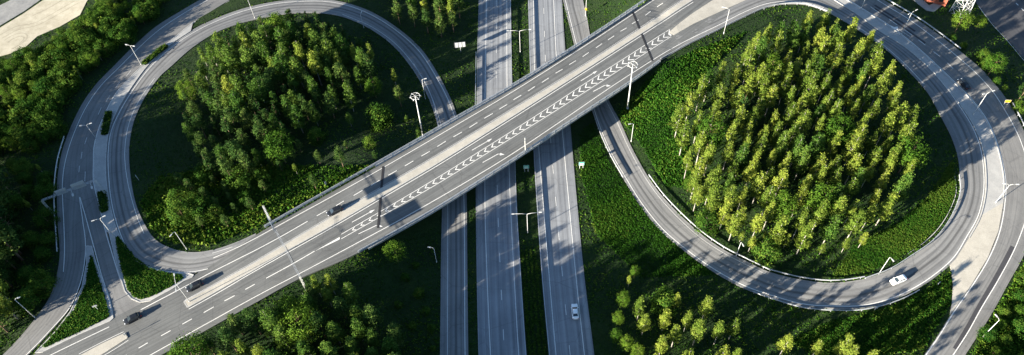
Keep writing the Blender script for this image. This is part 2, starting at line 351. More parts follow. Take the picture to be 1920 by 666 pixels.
M_PAVE = concrete('pale_median_paving', (.29, .272, .235), (.38, .358, .31))
M_PAVE2 = concrete('grey_median_paving', (.25, .25, .245), (.34, .335, .32))
M_CONC = concrete('bridge_concrete', (.24, .24, .235), (.36, .355, .34))
M_SAND = concrete('pale_sand', (.30, .27, .20), (.45, .41, .32))
M_TRACK = concrete('pressed_sand', (.24, .215, .16), (.36, .33, .25))
M_DIRT = concrete('grey_gravel', (.16, .16, .16), (.27, .265, .25))

# ground: soil and low grass
m, nt, b = mat('grassy_soil'); geo = nd(nt, 'ShaderNodeNewGeometry'); P = geo.outputs['Position']
c = ramp(nt, noise(nt, P, .06, 6, .65), [(.30, (.004, .011, .002)), (.5, (.009, .026, .004)), (.7, (.026, .042, .008))])
c = mixc(nt, .5, c, ramp(nt, noise(nt, P, .9, 5, .75), [(.3, (.003, .009, .002)), (.6, (.011, .028, .004)), (.8, (.050, .056, .015))]))
nt.links.new(c, b.inputs['Base Color']); bp = nd(nt, 'ShaderNodeBump'); bp.inputs['Strength'].default_value = .9; bp.inputs['Distance'].default_value = .35
nt.links.new(noise(nt, P, 1.4, 5, .7), bp.inputs['Height']); nt.links.new(bp.outputs[0], b.inputs['Normal']); b.inputs['Roughness'].default_value = 1
M_GROUND = m
M_GRASS = leafmat('grass_and_weeds', (.006, .026, .003), (.036, .100, .009), (.120, .160, .022), .3)
M_BIRCH = leafmat('birch_leaves', (.072, .122, .016), (.148, .200, .028), (.210, .245, .045), .38)
M_GBIRCH = leafmat('green_birch_leaves', (.030, .076, .012), (.062, .118, .018), (.108, .165, .030), .35)
M_PINE = leafmat('pine_needles', (.020, .048, .011), (.044, .084, .017), (.084, .122, .028), .2)
M_SPRUCE = leafmat('spruce_needles', (.008, .026, .007), (.018, .046, .010), (.040, .072, .014), .15)
M_BROAD = leafmat('broad_leaves', (.030, .070, .008), (.062, .122, .012), (.105, .160, .020), .35)
M_BUSH = leafmat('bush_leaves', (.014, .045, .006), (.036, .085, .010), (.085, .130, .018), .3)
M_BARKW = plain('white_birch_bark', (.23, .215, .19), .85, 0, .35, 2.5)
M_BARKP = plain('brown_pine_bark', (.13, .085, .055), .9, 0, .3, 2)

# ------------------------------------------------------------------ surfaces
OCC_S = 2; OCC = np.zeros(((GY1 - GY0) * OCC_S + 1, (GX1 - GX0) * OCC_S + 1), bool)
def occupy(poly):
    p = np.asarray(poly)[:, :2]; x0, y0 = p.min(0) - .5; x1, y1 = p.max(0) + .5
    i0 = max(0, int((x0 - GX0) * OCC_S)); i1 = min(OCC.shape[1], int((x1 - GX0) * OCC_S) + 2); j0 = max(0, int((y0 - GY0) * OCC_S)); j1 = min(OCC.shape[0], int((y1 - GY0) * OCC_S) + 2)
    if i1 <= i0 or j1 <= j0: return
    X, Yv = np.meshgrid(GX0 + np.arange(i0, i1) / OCC_S, GY0 + np.arange(j0, j1) / OCC_S)
    OCC[j0:j1, i0:i1] |= inside(X, Yv, p)
def inside(X, Y, p):
    r = np.zeros(np.shape(X), bool); k = len(p)
    for a in range(k):
        x1, y1 = p[a]; x2, y2 = p[(a + 1) % k]
        if y1 == y2: continue
        cnd = ((y1 > Y) != (y2 > Y)) & (X < (x2 - x1) * (Y - y1) / (y2 - y1) + x1); r ^= cnd
    return r
def occupied(x, y):
    i = np.clip(((np.asarray(x) - GX0) * OCC_S + .5).astype(int), 0, OCC.shape[1] - 1); j = np.clip(((np.asarray(y) - GY0) * OCC_S + .5).astype(int), 0, OCC.shape[0] - 1)
    return OCC[j, i]
def ribbon(name, L, R, surf, off, m, nx=6, thick=.35, parent=None, step=1.5, occ=True, zfix=None):
    nL = max(2, int(max(arclen(L)[-1], arclen(R)[-1]) / step)); L = catmull(L[:, :2], nL); R = catmull(R[:, :2], nL)
    if occ: occupy(np.vstack([L, R[::-1]]))
    mid = (L + R) / 2; s = arclen(mid); W = np.linalg.norm(L - R, axis=1).mean(); V = []; UV = []
    for i in range(nL):
        for k in range(nx + 1):
            t = k / nx; p = L[i] * (1 - t) + R[i] * t; V.append((p[0], p[1], 0)); UV.append((t * W, s[i]))
    V = np.array(V); V[:, 2] = surf(V[:, 0], V[:, 1]) + off; F = []
    for i in range(nL - 1):
        for k in range(nx):
            a = i * (nx + 1) + k; F.append((a, a + 1, a + nx + 2, a + nx + 1))
    nb = len(V)
    if thick:
        lo = [i * (nx + 1) for i in range(nL)]; ro = [i * (nx + 1) + nx for i in range(nL)]
        V = np.vstack([V, V[lo] - [0, 0, thick], V[ro] - [0, 0, thick]]); UV += [UV[i] for i in lo] + [UV[i] for i in ro]
        for i in range(nL - 1):
            F.append((lo[i], lo[i + 1], nb + i + 1, nb + i)); F.append((ro[i + 1], ro[i], nb + nL + i, nb + nL + i + 1))
    # faces up
    e1 = np.array(V[F[0][1]]) - V[F[0][0]]; e2 = np.array(V[F[0][3]]) - V[F[0][0]]
    if np.cross(e1, e2)[2] < 0: F = [f[::-1] for f in F]
    o = link(name, new_mesh(name, V, F, m, uv=UV), parent); return o
def patch(name, poly, surf, off, m, parent=None, step=2.0, skirt=.25, occ=True):
    """poly: world xy outline, filled and draped"""
    P = np.asarray(poly)[:, :2]
    if np.sum(P[:, 0] * np.roll(P[:, 1], -1) - np.roll(P[:, 0], -1) * P[:, 1]) < 0: P = P[::-1]
    if occ: occupy(P)
    B = []
    for a, b_ in zip(P, np.roll(P, -1, 0)):
        k = max(1, int(np.linalg.norm(b_ - a) / step)); B += [a + (b_ - a) * i / k for i in range(k)]
    B = np.array(B); x0, y0 = B.min(0); x1, y1 = B.max(0)
    X, Yv = np.meshgrid(np.arange(x0 + step / 2, x1, step), np.arange(y0 + step / 2, y1, step)); ins = inside(X, Yv, B)
    I = np.stack([X[ins], Yv[ins]], 1)
    if len(I): I = I[[np.min(np.hypot(*(B - q).T)) > step * .4 for q in I]]
    V2 = [Vector(tuple(v)) for v in B] + [Vector(tuple(v)) for v in I]; nb = len(B)
    r = delaunay_2d_cdt(V2, [(i, (i + 1) % nb) for i in range(nb)], [list(range(nb))], 1, 1e-4)
    V = np.array([(v.x, v.y, 0) for v in r[0]]); F = [tuple(f) for f in r[2]]
    V[:, 2] = surf(V[:, 0], V[:, 1]) + off
    if skirt:
        k0 = len(V); Bz = surf(B[:, 0], B[:, 1]) + off; V = np.vstack([V, np.c_[B, Bz], np.c_[B, Bz - skirt]])
        F += [(k0 + i, k0 + nb + i, k0 + nb + (i + 1) % nb, k0 + (i + 1) % nb) for i in range(nb)]
    uv = V[:, :2].copy(); return link(name, new_mesh(name, V, F, m, uv=uv), parent)
def line_w(name, P, w, surf, off, m, parent, step=1.5, smooth=True):
    """painted line along world points"""
    P = np.asarray(P)[:, :2]; n_ = max(2, int(arclen(P)[-1] / step) + 1); P = catmull(P, n_) if smooth else P
    T = np.gradient(P, axis=0); T /= np.maximum(np.linalg.norm(T, axis=1), 1e-9)[:, None]; N = np.stack([-T[:, 1], T[:, 0]], 1)
    V = np.zeros((2 * len(P), 3)); V[0::2, :2] = P - N * w / 2; V[1::2, :2] = P + N * w / 2; V[:, 2] = surf(V[:, 0], V[:, 1]) + off
    F = [(2 * i, 2 * i + 2, 2 * i + 3, 2 * i + 1) for i in range(len(P) - 1)]
    return link(name, new_mesh(name, V, F, m), parent)
def line(name, pts, w, surf, m, parent, off=.035): return line_w(name, on_many(pts, surf), w, surf, off, m, parent)
def dashes(name, pairs, w, surf, m, parent, off=.035):
    for a, b_ in pairs: line_w(name, on_many([a, b_], surf), w, surf, off, m, parent, smooth=False)
def kerb(name, P, surf, m, parent, w=.28, h=.13, off=0.0, closed=False):
    P = np.asarray(P)[:, :2]
    if closed: P = np.vstack([P, P[:1]])
    P = catmull(P, max(2, int(arclen(P)[-1] / 1.2))) if not closed else np.vstack([P[i] + (P[i + 1] - P[i]) * t for i in range(len(P) - 1) for t in np.linspace(0, 1, max(2, int(np.linalg.norm(P[i + 1] - P[i]) / 1.2)), endpoint=False)] + [P[-1]])
    T = np.gradient(P, axis=0); T /= np.maximum(np.linalg.norm(T, axis=1), 1e-9)[:, None]; N = np.stack([-T[:, 1], T[:, 0]], 1)
    k = len(P); V = []
    for i in range(k):
        z = float(surf(P[i, 0], P[i, 1])) + off
        for q, zz in ((-1, -.15), (-1, h), (1, h), (1, -.15)): V.append((*(P[i] + N[i] * q * w / 2), z + zz))
    F = []
    for i in range(k - 1):
        for a in range(3): F.append((4 * i + a, 4 * i + a + 1, 4 * i + a + 5, 4 * i + a + 4))
    return link(name, new_mesh(name, V, F, m), parent)
def clipx(R, i0, i1): return R[i0:i1]

# ground sheet: fine where the roads are, running out to the horizon
ext = np.array([8, 25, 60, 130, 280, 600, 1300, 2600.0])
ax = np.r_[GX0 - ext[::-1], gx, GX1 + ext]; ay = np.r_[GY0 - ext[::-1], gy, GY1 + ext]
XX, YY = np.meshgrid(ax, ay); ZZ = H(XX, YY) - .14
nxg = len(ax); V = np.stack([XX.ravel(), YY.ravel(), ZZ.ravel()], 1)
idx = np.arange(len(ay) * nxg).reshape(len(ay), nxg)
F = np.stack([idx[:-1, :-1].ravel(), idx[:-1, 1:].ravel(), idx[1:, 1:].ravel(), idx[1:, :-1].ravel()], 1)
g = link('ground', new_mesh('ground', V, F, M_GROUND, smooth=True)); meta(g, 'green grassy ground around the interchange', 'ground', None, 'structure')

def structure(o, label, cat='road'): return meta(o, label, cat, None, 'structure')
def flatS(x, y): return H(x, y)
ov = structure(ribbon('overpass_road', *ROADS['ov'], S_ov, .012, MA_OV, 10, .5), 'pale grey overpass road running diagonally over the motorway')
ml = structure(ribbon('motorway', *ROADS['ml'], H, .004, MA_MW, 6), 'motorway carriageway left of the median lamps')
mr = structure(ribbon('motorway', *ROADS['mr'], H, .004, MA_MW, 6), 'motorway carriageway right of the median lamps, with a white car')
ll = structure(ribbon('loop_ramp', *ROADS['ll'], H, .008, MA_LOOP, 6), 'grey loop ramp curving round the left grove')
rl = structure(ribbon('loop_ramp', *ROADS['rl'], H, .008, MA_LOOP, 6), 'grey loop ramp curving round the right birch grove')
ol = structure(ribbon('ramp', *ROADS['ol'], H, .000, MA_RAMP, 6), 'shaded outer ramp left of the left loop')
ob = structure(ribbon('ramp', *ROADS['ob'], H, .005, MA_RAMP, 4), 'short ramp branch between the two grass islands')
structure(patch('ramp', on_many([(148, 366), (153, 372), (163, 408), (178, 462), (172, 466), (160, 466), (158, 440), (152, 405)]), H, .009, MA_RAMP), 'narrow asphalt fork above the triangular grass island')
orr = structure(ribbon('ramp', *ROADS['or'], H, .000, MA_RAMP, 6), 'outer ramp along the right edge of the photo')
fs = structure(ribbon('street', *ROADS['fs'], H, .0, MA_DARK, 4), 'dark street in the top right corner')

# concrete medians
def strip(name, A, B, surf, off, m, nx=3, thick=.2): return ribbon(name, on_many(catmull(A, 60), surf), on_many(catmull(B, 60), surf), surf, off, m, nx, thick)
LLo = [(358, 58), (318, 85), (278, 122), (247, 163), (222, 203), (205, 243), (199, 285), (199, 333), (206, 383), (214, 415), (220, 435)]
OLr = [(362, 43), (322, 75), (282, 110), (252, 138), (222, 170), (202, 205), (187, 240), (178, 275), (177, 305), (177, 338), (186, 376), (201, 436)]
structure(strip('median_paving', OLr, LLo, H, .11, M_PAVE2), 'grey paved median between the outer ramp and left loop', 'paving')
RLo = RL_O[8:21]; ORi = OR_I[2:14]
structure(strip('median_paving', RLo, ORi, H, .03, M_PAVE2), 'grey paved median curving between right loop and outer ramp', 'paving')
GORE = [(1837, 409), (1817, 446), (1792, 486), (1781, 497), (1784, 512), (1787, 533), (1785, 568), (1781, 590), (1765, 622), (1745, 648), (1733, 666), (1756, 633), (1787, 583), (1822, 533), (1852, 483), (1872, 433), (1882, 373)]
structure(patch('gore_paving', on_many([(1838, 405), (1817, 446), (1792, 486), (1781, 497), (1784, 512), (1787, 533), (1785, 568), (1781, 590), (1787, 583), (1822, 533), (1852, 483), (1872, 433), (1881, 380)]), H, .036, M_PAVE), 'pale paved gore where right loop and outer ramp part', 'paving')
structure(patch('gore_paving', on_many([(1254, 61), (1276, 42), (1300, 24), (1337, 0), (1390, -38), (1450, -30), (1440, -14), (1399, 0), (1350, 22), (1300, 45), (1264, 66)], S_ov), S_ov, .06, M_PAVE), 'pale paved gore between overpass and right loop', 'paving')
MED_U = [(345, 566), (440, 514), (460, 503), (550, 450), (640, 397), (725, 348), (808, 300), (960, 207), (1080, 133), (1282, 0), (1340, -40)]
MED_D = [(352, 577), (440, 527), (460, 516), (550, 464), (640, 413), (730, 360), (820, 307), (960, 219), (1080, 142), (1296, 2), (1356, -38)]
structure(strip('median_paving', MED_U, MED_D, S_ov, .13, M_PAVE, 3, .16), 'long pale kerbed median along the overpass', 'paving')
structure(strip('median_paving', [(100, 694), (150, 667), (195, 643), (236, 624)], [(130, 699), (185, 669), (215, 650), (240, 634)], S_ov, .13, M_PAVE, 3, .16), 'pale kerbed median end at the bottom left', 'paving')

# ------------------------------------------------------------------ road markings
U2 = [(400, 484), (430, 471), (460, 457), (550, 408), (638, 360), (742, 301), (850, 238), (960, 173), (1080, 97), (1226, 0), (1300, -54)]
U3 = [(264, 581), (327, 548), (383, 518), (440, 489), (480, 469), (530, 442), (577, 415)]
line('edge_line', U2, .2, S_ov, M_WHITE, ov); line('lane_line', U3, .22, S_ov, M_WHITE, ov)
line('edge_line', [(60, 684), (95, 666), (205, 613)], .2, S_ov, M_WHITE, ov)
d_up = [((594, 405), (612, 395)), ((630, 386), (645, 377)), ((663, 367), (680, 357)), ((696, 348), (712, 338)), ((728, 329), (744, 320)), ((759, 311.5), (775, 302)), ((790, 293), (806, 284)), ((820, 275), (836, 265)), ((850, 257), (866, 248)), ((880, 239.5), (895, 230)), ((908, 222), (924, 213)), ((936, 205), (951, 196)),
        ((962.5, 187.5), (977.5, 178.5)), ((990, 171), (1003, 162.5)), ((1016, 155), (1029, 146.5)), ((1041.5, 137.5), (1055, 130)), ((1067.5, 121.5), (1080, 114)), ((1092.5, 106.5), (1104, 98.5)), ((1117.5, 90), (1129, 82)), ((1140, 75), (1151.5, 67.5)), ((1163.5, 59), (1175, 52.5)), ((1185, 45), (1197.5, 37.5)), ((1210, 29), (1220, 21.5)), ((1232, 13), (1243, 6))]
dashes('lane_dash', d_up, .22, S_ov, M_WHITE, ov)
line('edge_line', [(347, 563), (440, 511), (460, 500), (550, 447), (640, 394), (725, 345), (808, 297), (960, 204), (1080, 130), (1278, 0)], .12, S_ov, M_WORN, ov)
line('edge_line', [(354, 580), (440, 531), (460, 519), (550, 468), (640, 417), (730, 364), (820, 311), (960, 223), (1080, 146), (1300, 4)], .2, S_ov, M_WHITE, ov)
line('edge_line', [(148, 664), (195, 640), (232, 622)], .14, S_ov, M_WHITE, ov); line('edge_line', [(188, 671), (215, 655), (241, 638)], .14, S_ov, M_WHITE, ov)
dashes('lane_dash', [((222, 675), (238, 666)), ((260, 653), (277, 643)), ((302, 630), (320, 620)), ((342, 608), (360, 598)), ((382, 586.5), (401, 575.5)), ((421, 564.5), (440, 554.5)), ((460, 543), (478, 533))], .22, S_ov, M_WHITE, ov)
line('lane_line', [(499, 522), (545, 497), (590, 471)], .24, S_ov, M_WHITE, ov)
# taper: solid wedge
wedge = on_many([(590, 471.5), (586, 473.5), (637, 449), (637, 444.5)], S_ov); patch('taper_marking', wedge, S_ov, .035, M_WHITE, ov, skirt=0, occ=False)
BU = [(637, 444), (640, 439.5), (730, 387), (820, 333.5), (890, 290), (960, 246), (1030, 201), (1092, 160), (1170, 110), (1256, 55)]
BL = [(637, 449), (640, 448), (730, 397), (820, 345), (890, 302), (960, 258.5), (1040, 209), (1123, 156), (1190, 113), (1258, 69)]
line('band_line', BU[1:], .18, S_ov, M_WHITE, ov); line('band_line', BL[1:], .18, S_ov, M_WHITE, ov)
_bu = on_many(catmull(BU[1:], 200), S_ov)[:, :2]; _bl = on_many(catmull(BL[1:], 200), S_ov)[:, :2]
_ax = _ovd[:2]; _bt = np.sort(_bu @ _ax); NCH = 47
for t in np.linspace((_bu @ _ax).min() + 3.0, (_bu @ _ax).max() - 2.0, NCH):
    ku = np.argsort(_bu @ _ax); kl = np.argsort(_bl @ _ax)
    def pu(s): return np.array([np.interp(s, (_bu @ _ax)[ku], _bu[ku, k]) for k in (0, 1)])
    def pl(s): return np.array([np.interp(s, (_bl @ _ax)[kl], _bl[kl, k]) for k in (0, 1)])
    wb = np.linalg.norm(pu(t) - pl(t)); arm = min(1.5, .28 + wb * .42); th = .26 + .11 * wb
    apex = (pu(t) + pl(t)) / 2; a1 = pu(t + arm) * .88 + pl(t + arm) * .12; a2 = pl(t + arm) * .88 + pu(t + arm) * .12; d = _ax * th
    Vc = np.array([apex, apex + d, a1 + d, a1, a2 + d, a2]); Vz = S_ov(Vc[:, 0], Vc[:, 1]) + .035
    link('chevron', new_mesh('chevron', np.c_[Vc, Vz], [(0, 1, 2, 3), (0, 5, 4, 1)], M_WHITE), ov)
line('edge_line', [(240, 690), (282, 666), (350, 628), (480, 556), (510, 540), (585, 501), (660, 461), (740, 418), (820, 373), (890, 332), (960, 289), (1060, 222), (1153, 158.5), (1222, 114), (1262, 90), (1300, 70), (1346, 48), (1395, 23), (1434, 8), (1468, 3), (1510, 5), (1545, 15)], .2, S_ov, M_WHITE, ov)
# arrows: straight one in the upper lane, turning one in the lower lane
def arrow(a, b_, turn=0):
    A, B = on(*a, S_ov)[:2], on(*b_, S_ov)[:2]; d = (B - A); Ln = np.linalg.norm(d); d /= Ln; nrm = np.array([-d[1], d[0]])
    pts = [A - nrm * .1, A + nrm * .1, B - d * 1.6 + nrm * .1, B - d * 1.6 + nrm * .42, B, B - d * 1.6 - nrm * .42, B - d * 1.6 - nrm * .1]
    if turn:
        q = B - d * 1.8; e = d * .75 + nrm * turn * .65; e /= np.linalg.norm(e); w_ = np.array([-e[1], e[0]])
        pts = [A - nrm * .1, A + nrm * .1, q + nrm * .12, q + e * .7 + w_ * .12, q + e * .6 + w_ * .5, q + e * 2.0, q + e * .6 - w_ * .5, q + e * .7 - w_ * .12, q - nrm * .1 + d * .1]
    Vc = np.array(pts); z = S_ov(Vc[:, 0], Vc[:, 1]) + .036
    link('arrow_marking', new_mesh('arrow_marking', np.c_[Vc, z], [tuple(range(len(pts)))], M_WHITE), ov)
for a, b_ in (((660, 417), (703, 393)), ((885, 282), (923, 260)), ((1089, 152), (1120, 133))): arrow(a, b_)
for a, b_ in (((672, 439), (716, 418)), ((905, 305), (943, 284)), ((1112, 172), (1142, 156))): arrow(a, b_, -1)
# motorway
for r_, a, b_ in ((ml, [(914, -120), (912.2, 0), (910, 147), (908.5, 240), (909, 330), (910.1, 423), (914, 540), (919.6, 663), (926, 780)], [(949.5, -120), (950.3, 0), (951, 168), (953.5, 280), (957.3, 388), (963, 500), (972.4, 663), (981, 780)]),
                  (mr, [(997.5, -120), (1000.2, 0), (1002.6, 132), (1009, 260), (1018.3, 380), (1029, 510), (1042.3, 663), (1054, 780)], [(1034, -120), (1038.3, 0), (1043.1, 105), (1053, 230), (1066.8, 380), (1080, 520), (1095.5, 663), (1109, 780)])):
    line('edge_line', a, .22, H, M_WHITE, r_); line('edge_line', b_, .22, H, M_WHITE, r_)
    wa = on_many(catmull(a, 120))[:, :2]; wb = on_many(catmull(b_, 120))[:, :2]; c = catmull((wa + wb) / 2, 400); s = arclen(c)
    k = 2.0 if r_ is ml else 6.0
    while k < s[-1] - 4:
        seg = np.stack([np.interp([k, k + 3.2], s, c[:, q]) for q in (0, 1)], 1); line_w('lane_dash', seg, .18, H, .035, M_WHITE, r_, smooth=False); k += 12.0
# left loop and its feeder ramp
line('edge_line', [(440, 488), (407, 499), (378, 507), (352, 510.5), (320, 510), (284, 502), (257, 488), (237, 463), (222, 428), (210, 383), (204, 333), (203, 285), (209, 245), (227, 205), (252, 165), (282, 126), (322, 89), (362, 62), (390, 47), (450, 23), (512, 8), (560, 3), (611, 3), (653, 11), (696, 28), (745, 59), (785, 95), (817, 143), (840, 187), (853, 222), (863, 270), (868, 320), (870, 380), (871, 470), (872, 663), (874, 740)], .2, H, M_WHITE, ll)
line('edge_line', [(436, 463), (398, 475)], .16, H, M_WORN, ll)
line('edge_line', [(270, 438), (259, 412), (246, 370), (238, 333), (234, 285), (242, 232), (262, 187), (290, 147)], .16, H, M_WHITE, ll)
line('edge_line', [(642, 27), (694, 49), (740, 81), (776, 122), (803, 168), (821, 214), (829, 245), (836, 300), (838, 345), (839.5, 388), (839.5, 470), (839, 663), (839, 740)], .2, H, M_WORN, ll)
line('edge_line', [(440, -30), (390, 0), (350, 22), (300, 55), (260, 90), (225, 125), (190, 160), (165, 195), (145, 235), (130, 275), (121, 310), (117, 345), (118, 385), (120, 425), (121, 473), (119, 510)], .22, H, M_WHITE, ol)
line('edge_line', [(149, 370), (155, 413), (160, 450), (159, 488), (150, 533), (130, 578), (100, 613), (62, 653), (30, 684)], .2, H, M_WHITE, ol)
line('edge_line', [(150, 370), (161, 408), (176, 463), (191, 518), (206, 563), (212, 592)], .2, H, M_WHITE, ob)
line('edge_line', [(430, 2), (360, 45), (320, 77), (280, 112), (250, 140), (220, 171), (200, 206), (185, 241), (176, 276), (175, 306), (175, 338), (184, 378), (199, 438), (214, 488), (226, 526)], .2, H, M_WHITE, ol)
dashes('lane_dash', [((246, 132), (237, 143)), ((225, 153), (217, 165)), ((206, 179), (199, 191)), ((190, 202), (184, 215)), ((163, 258), (159, 270)), ((154, 285), (152, 298)), ((149, 311), (148, 323)), ((160, 322), (159, 340))], .18, H, M_WORN, ol)
# right loop and outer ramp
line('edge_line', [(1400, -4), (1440, -17), (1490, -23), (1530, -17), (1562, -2), (1604, 25), (1649, 58), (1689, 83), (1734, 120), (1769, 158), (1799, 199), (1824, 240), (1839, 281), (1845, 333), (1843, 368), (1833, 407), (1813, 443), (1788, 483), (1748, 518), (1708, 543), (1664, 562), (1615, 573), (1565, 574), (1506, 570), (1441, 552), (1401, 538), (1361, 518), (1321, 493), (1281, 463), (1241, 428), (1201, 378), (1173, 333), (1148, 290), (1128, 246), (1114, 205), (1102, 160), (1091, 115), (1082, 87), (1070, 40), (1060, 0)], .22, H, M_WHITE, rl)
line('edge_line', [(1610, 52), (1640, 72), (1690, 114), (1733, 158)], .18, H, M_WHITE, rl)
line('edge_line', [(1790, 330), (1793, 358), (1782, 392), (1762, 425), (1737, 451), (1702, 476)], .14, H, M_WORN, rl)
line('edge_line', [(1436, 514), (1396, 495), (1356, 474), (1316, 448), (1275, 412), (1237, 371), (1211, 335), (1181, 282), (1156, 227), (1135, 187)], .14, H, M_WORN, rl)
line('edge_line', [(1520, -54), (1590, -1), (1625, 21), (1665, 46), (1705, 76), (1745, 111), (1785, 149), (1820, 184), (1850, 224), (1870, 269), (1885, 333), (1885, 373), (1875, 433), (1855, 483), (1825, 533), (1790, 583), (1759, 633), (1736, 666), (1690, 738)], .24, H, M_WHITE, orr)
line('edge_line', [(1570, -50), (1645, 0), (1705, 37), (1750, 70), (1790, 102), (1830, 137), (1860, 170), (1880, 200), (1900, 235), (1915, 268), (1927, 310), (1930, 350), (1929, 390), (1920, 422), (1902, 468), (1870, 528), (1840, 578), (1815, 623), (1787, 666), (1740, 735)], .24, H, M_WHITE, orr)
dashes('lane_dash', [((1612, -8), (1623, 0)), ((1632, 13), (1648, 24)), ((1667, 36), (1682, 47)), ((1696, 56), (1710, 66)), ((1722, 75), (1735, 85)), ((1750, 97), (1762, 106)), ((1776, 118), (1787, 129))], .2, H, M_WHITE, orr)
line('lane_line', [(1685, 55), (1706, 69)], .16, H, M_WORN, orr)
pa = on_many([(1669, 47.5), (1676, 51), (1683, 50), (1685, 58), (1679, 55), (1674, 56)]); patch('arrow_marking', pa, H, .036, M_WHITE, orr, skirt=0, occ=False)
line('asphalt_patch', [(1899, 463), (1868, 521), (1838, 573), (1812, 620), (1791, 655)], 1.25, H, MA_PATCH, orr, .024)
line('asphalt_patch', [(1640, 10), (1680, 35), (1716, 59)], .8, H, MA_PATCH, orr, .024)
line('asphalt_patch', [(1640, 16), (1690, 49), (1735, 81)], .7, H, MA_PATCH, orr, .024)
# far street
for A_, B_ in (((1841, 0), (1916, 76)), ((1895, -4), (1925, 26))):
    A_, B_ = np.array(A_, float), np.array(B_, float); k = int(np.linalg.norm(B_ - A_) / 10.7)
    for i in range(k): dashes('lane_dash', [(tuple(A_ + (B_ - A_) * i / k), tuple(A_ + (B_ - A_) * (i + .42) / k))], .3, H, M_WHITE, fs)
line('edge_line', [(1835, 12), (1859, 44), (1890, 78), (1920, 114)], .2, H, M_WORN, fs)

# ------------------------------------------------------------------ grass islands with kerbs
def island(px, label):
    P = on_many(px); o = structure(patch('grass_island', P, H, .10, M_GROUND, occ=False), label, 'grass')
    return o, P
isl1, P1 = island([(170, 478), (174, 484), (182, 512), (194, 548), (205, 590), (203, 595), (150, 622), (84, 652), (82, 648), (110, 616), (140, 580), (160, 536), (168, 492)], 'triangular grass island between ramp and branch at bottom left')
isl2, P2 = island([(217, 446), (221, 470), (228, 506), (240, 543), (250, 556), (262, 561), (280, 558), (320, 538), (345, 521), (341, 516), (320, 514), (280, 502), (252, 482), (232, 456), (222, 444)], 'grass island with kerb under the left loop')
def border(px, label, off=.09):
    return structure(patch('island_paving', on_many(px), H, off, M_PAVE2), label, 'paving')
b1 = border([(161, 462), (164, 460), (172, 462), (178, 486), (191, 525), (205, 565), (212, 597), (206, 602), (150, 626), (80, 660), (66, 662), (104, 622), (132, 585), (154, 538), (163, 492)], 'grey paved rim of the triangular grass island', .05)
b2 = border([(203, 430), (216, 424), (226, 447), (238, 470), (256, 490), (284, 504), (322, 514), (354, 513), (363, 516), (360, 520), (346, 526), (322, 542), (282, 564), (262, 567), (246, 560), (234, 546), (222, 508), (213, 470)], 'grey paved rim of the grass island under the left loop', .05)
for b_, px in ((b1, [(161, 462), (172, 462), (178, 486), (191, 525), (205, 565), (212, 597), (206, 602), (150, 626), (80, 660), (66, 662), (104, 622), (132, 585), (154, 538), (163, 492)]),
               (b2, [(203, 430), (216, 424), (226, 447), (238, 470), (256, 490), (284, 504), (322, 514), (354, 513), (363, 516), (360, 520), (346, 526), (322, 542), (282, 564), (262, 567), (246, 560), (234, 546), (222, 508), (213, 470)])):
    kerb('kerb', on_many(px), H, M_KERB, b_, closed=True)
md = [o for o in COL.objects if o.name.startswith('median_paving')]
for o, pts, sf in ((md[0], LLo, H), (md[0], OLr, H), (md[1], RLo, H), (md[1], ORi[:-1], H), (md[2], MED_U, S_ov), (md[2], MED_D, S_ov)):
    kerb('kerb', on_many(pts, sf), sf, M_KERB, o, h=.15)
nose = np.vstack([on_many([(345, 566)], S_ov), on_many([(341, 570), (341, 576), (345, 579), (352, 577)], S_ov)]); kerb('kerb', nose, S_ov, M_KERB, md[2], h=.15)
nose = on_many([(236, 624), (240, 625), (242, 628), (242, 632), (240, 634)], S_ov); kerb('kerb', nose, S_ov, M_DARKST, md[3], h=.16, w=.22)
structure(patch('grass_strip', on_many([(361, 53), (366, 41), (372, 35), (400, 19), (430, 2), (470, -22), (520, -28), (560, -6), (510, 1), (447, 16), (418, 26), (388, 41)]), H, .04, M_GROUND, occ=False), 'grass strip at the top between outer ramp and left loop', 'grass')

# sand lot and track at the top left
structure(patch('sand_lot', on_many([(-40, 78), (0, 52), (45, 25), (84, -2), (130, -32), (190, -32), (163, 2), (150, 28), (112, 50), (70, 68), (48, 88), (20, 100), (-10, 108), (-40, 120)]), H, .02, M_SAND), 'bare sandy lot in the top left corner', 'sand')
_sl = [o for o in COL.objects if o.name == 'sand_lot'][0]
for pts in ([(8, 76), (25, 66), (44, 62), (52, 70), (40, 82), (22, 92)], [(14, 80), (28, 71), (42, 68), (46, 73), (36, 82)], [(0, 66), (30, 50), (62, 44), (80, 36), (112, 18), (140, 2)], [(4, 72), (34, 56), (66, 49), (86, 40), (118, 22), (148, 5)], [(60, 30), (90, 16), (120, -2)]):
    line('tyre_track', pts, .45, H, M_TRACK, _sl, .028)
structure(patch('gravel_track', on_many([(-60, 86), (0, 48), (45, 21), (84, -6), (130, -40), (70, -40), (20, 0), (-60, 40)]), H, .0, M_DIRT), 'grey gravel track beside the sandy lot', 'track')
structure(patch('gravel_path', on_many([(1700, -12), (1722, 8), (1738, 20), (1752, 22), (1768, 8), (1760, 2), (1742, 10), (1726, -4), (1716, -16)]), H, .0, M_DIRT), 'pale gravel path by the red house', 'path')

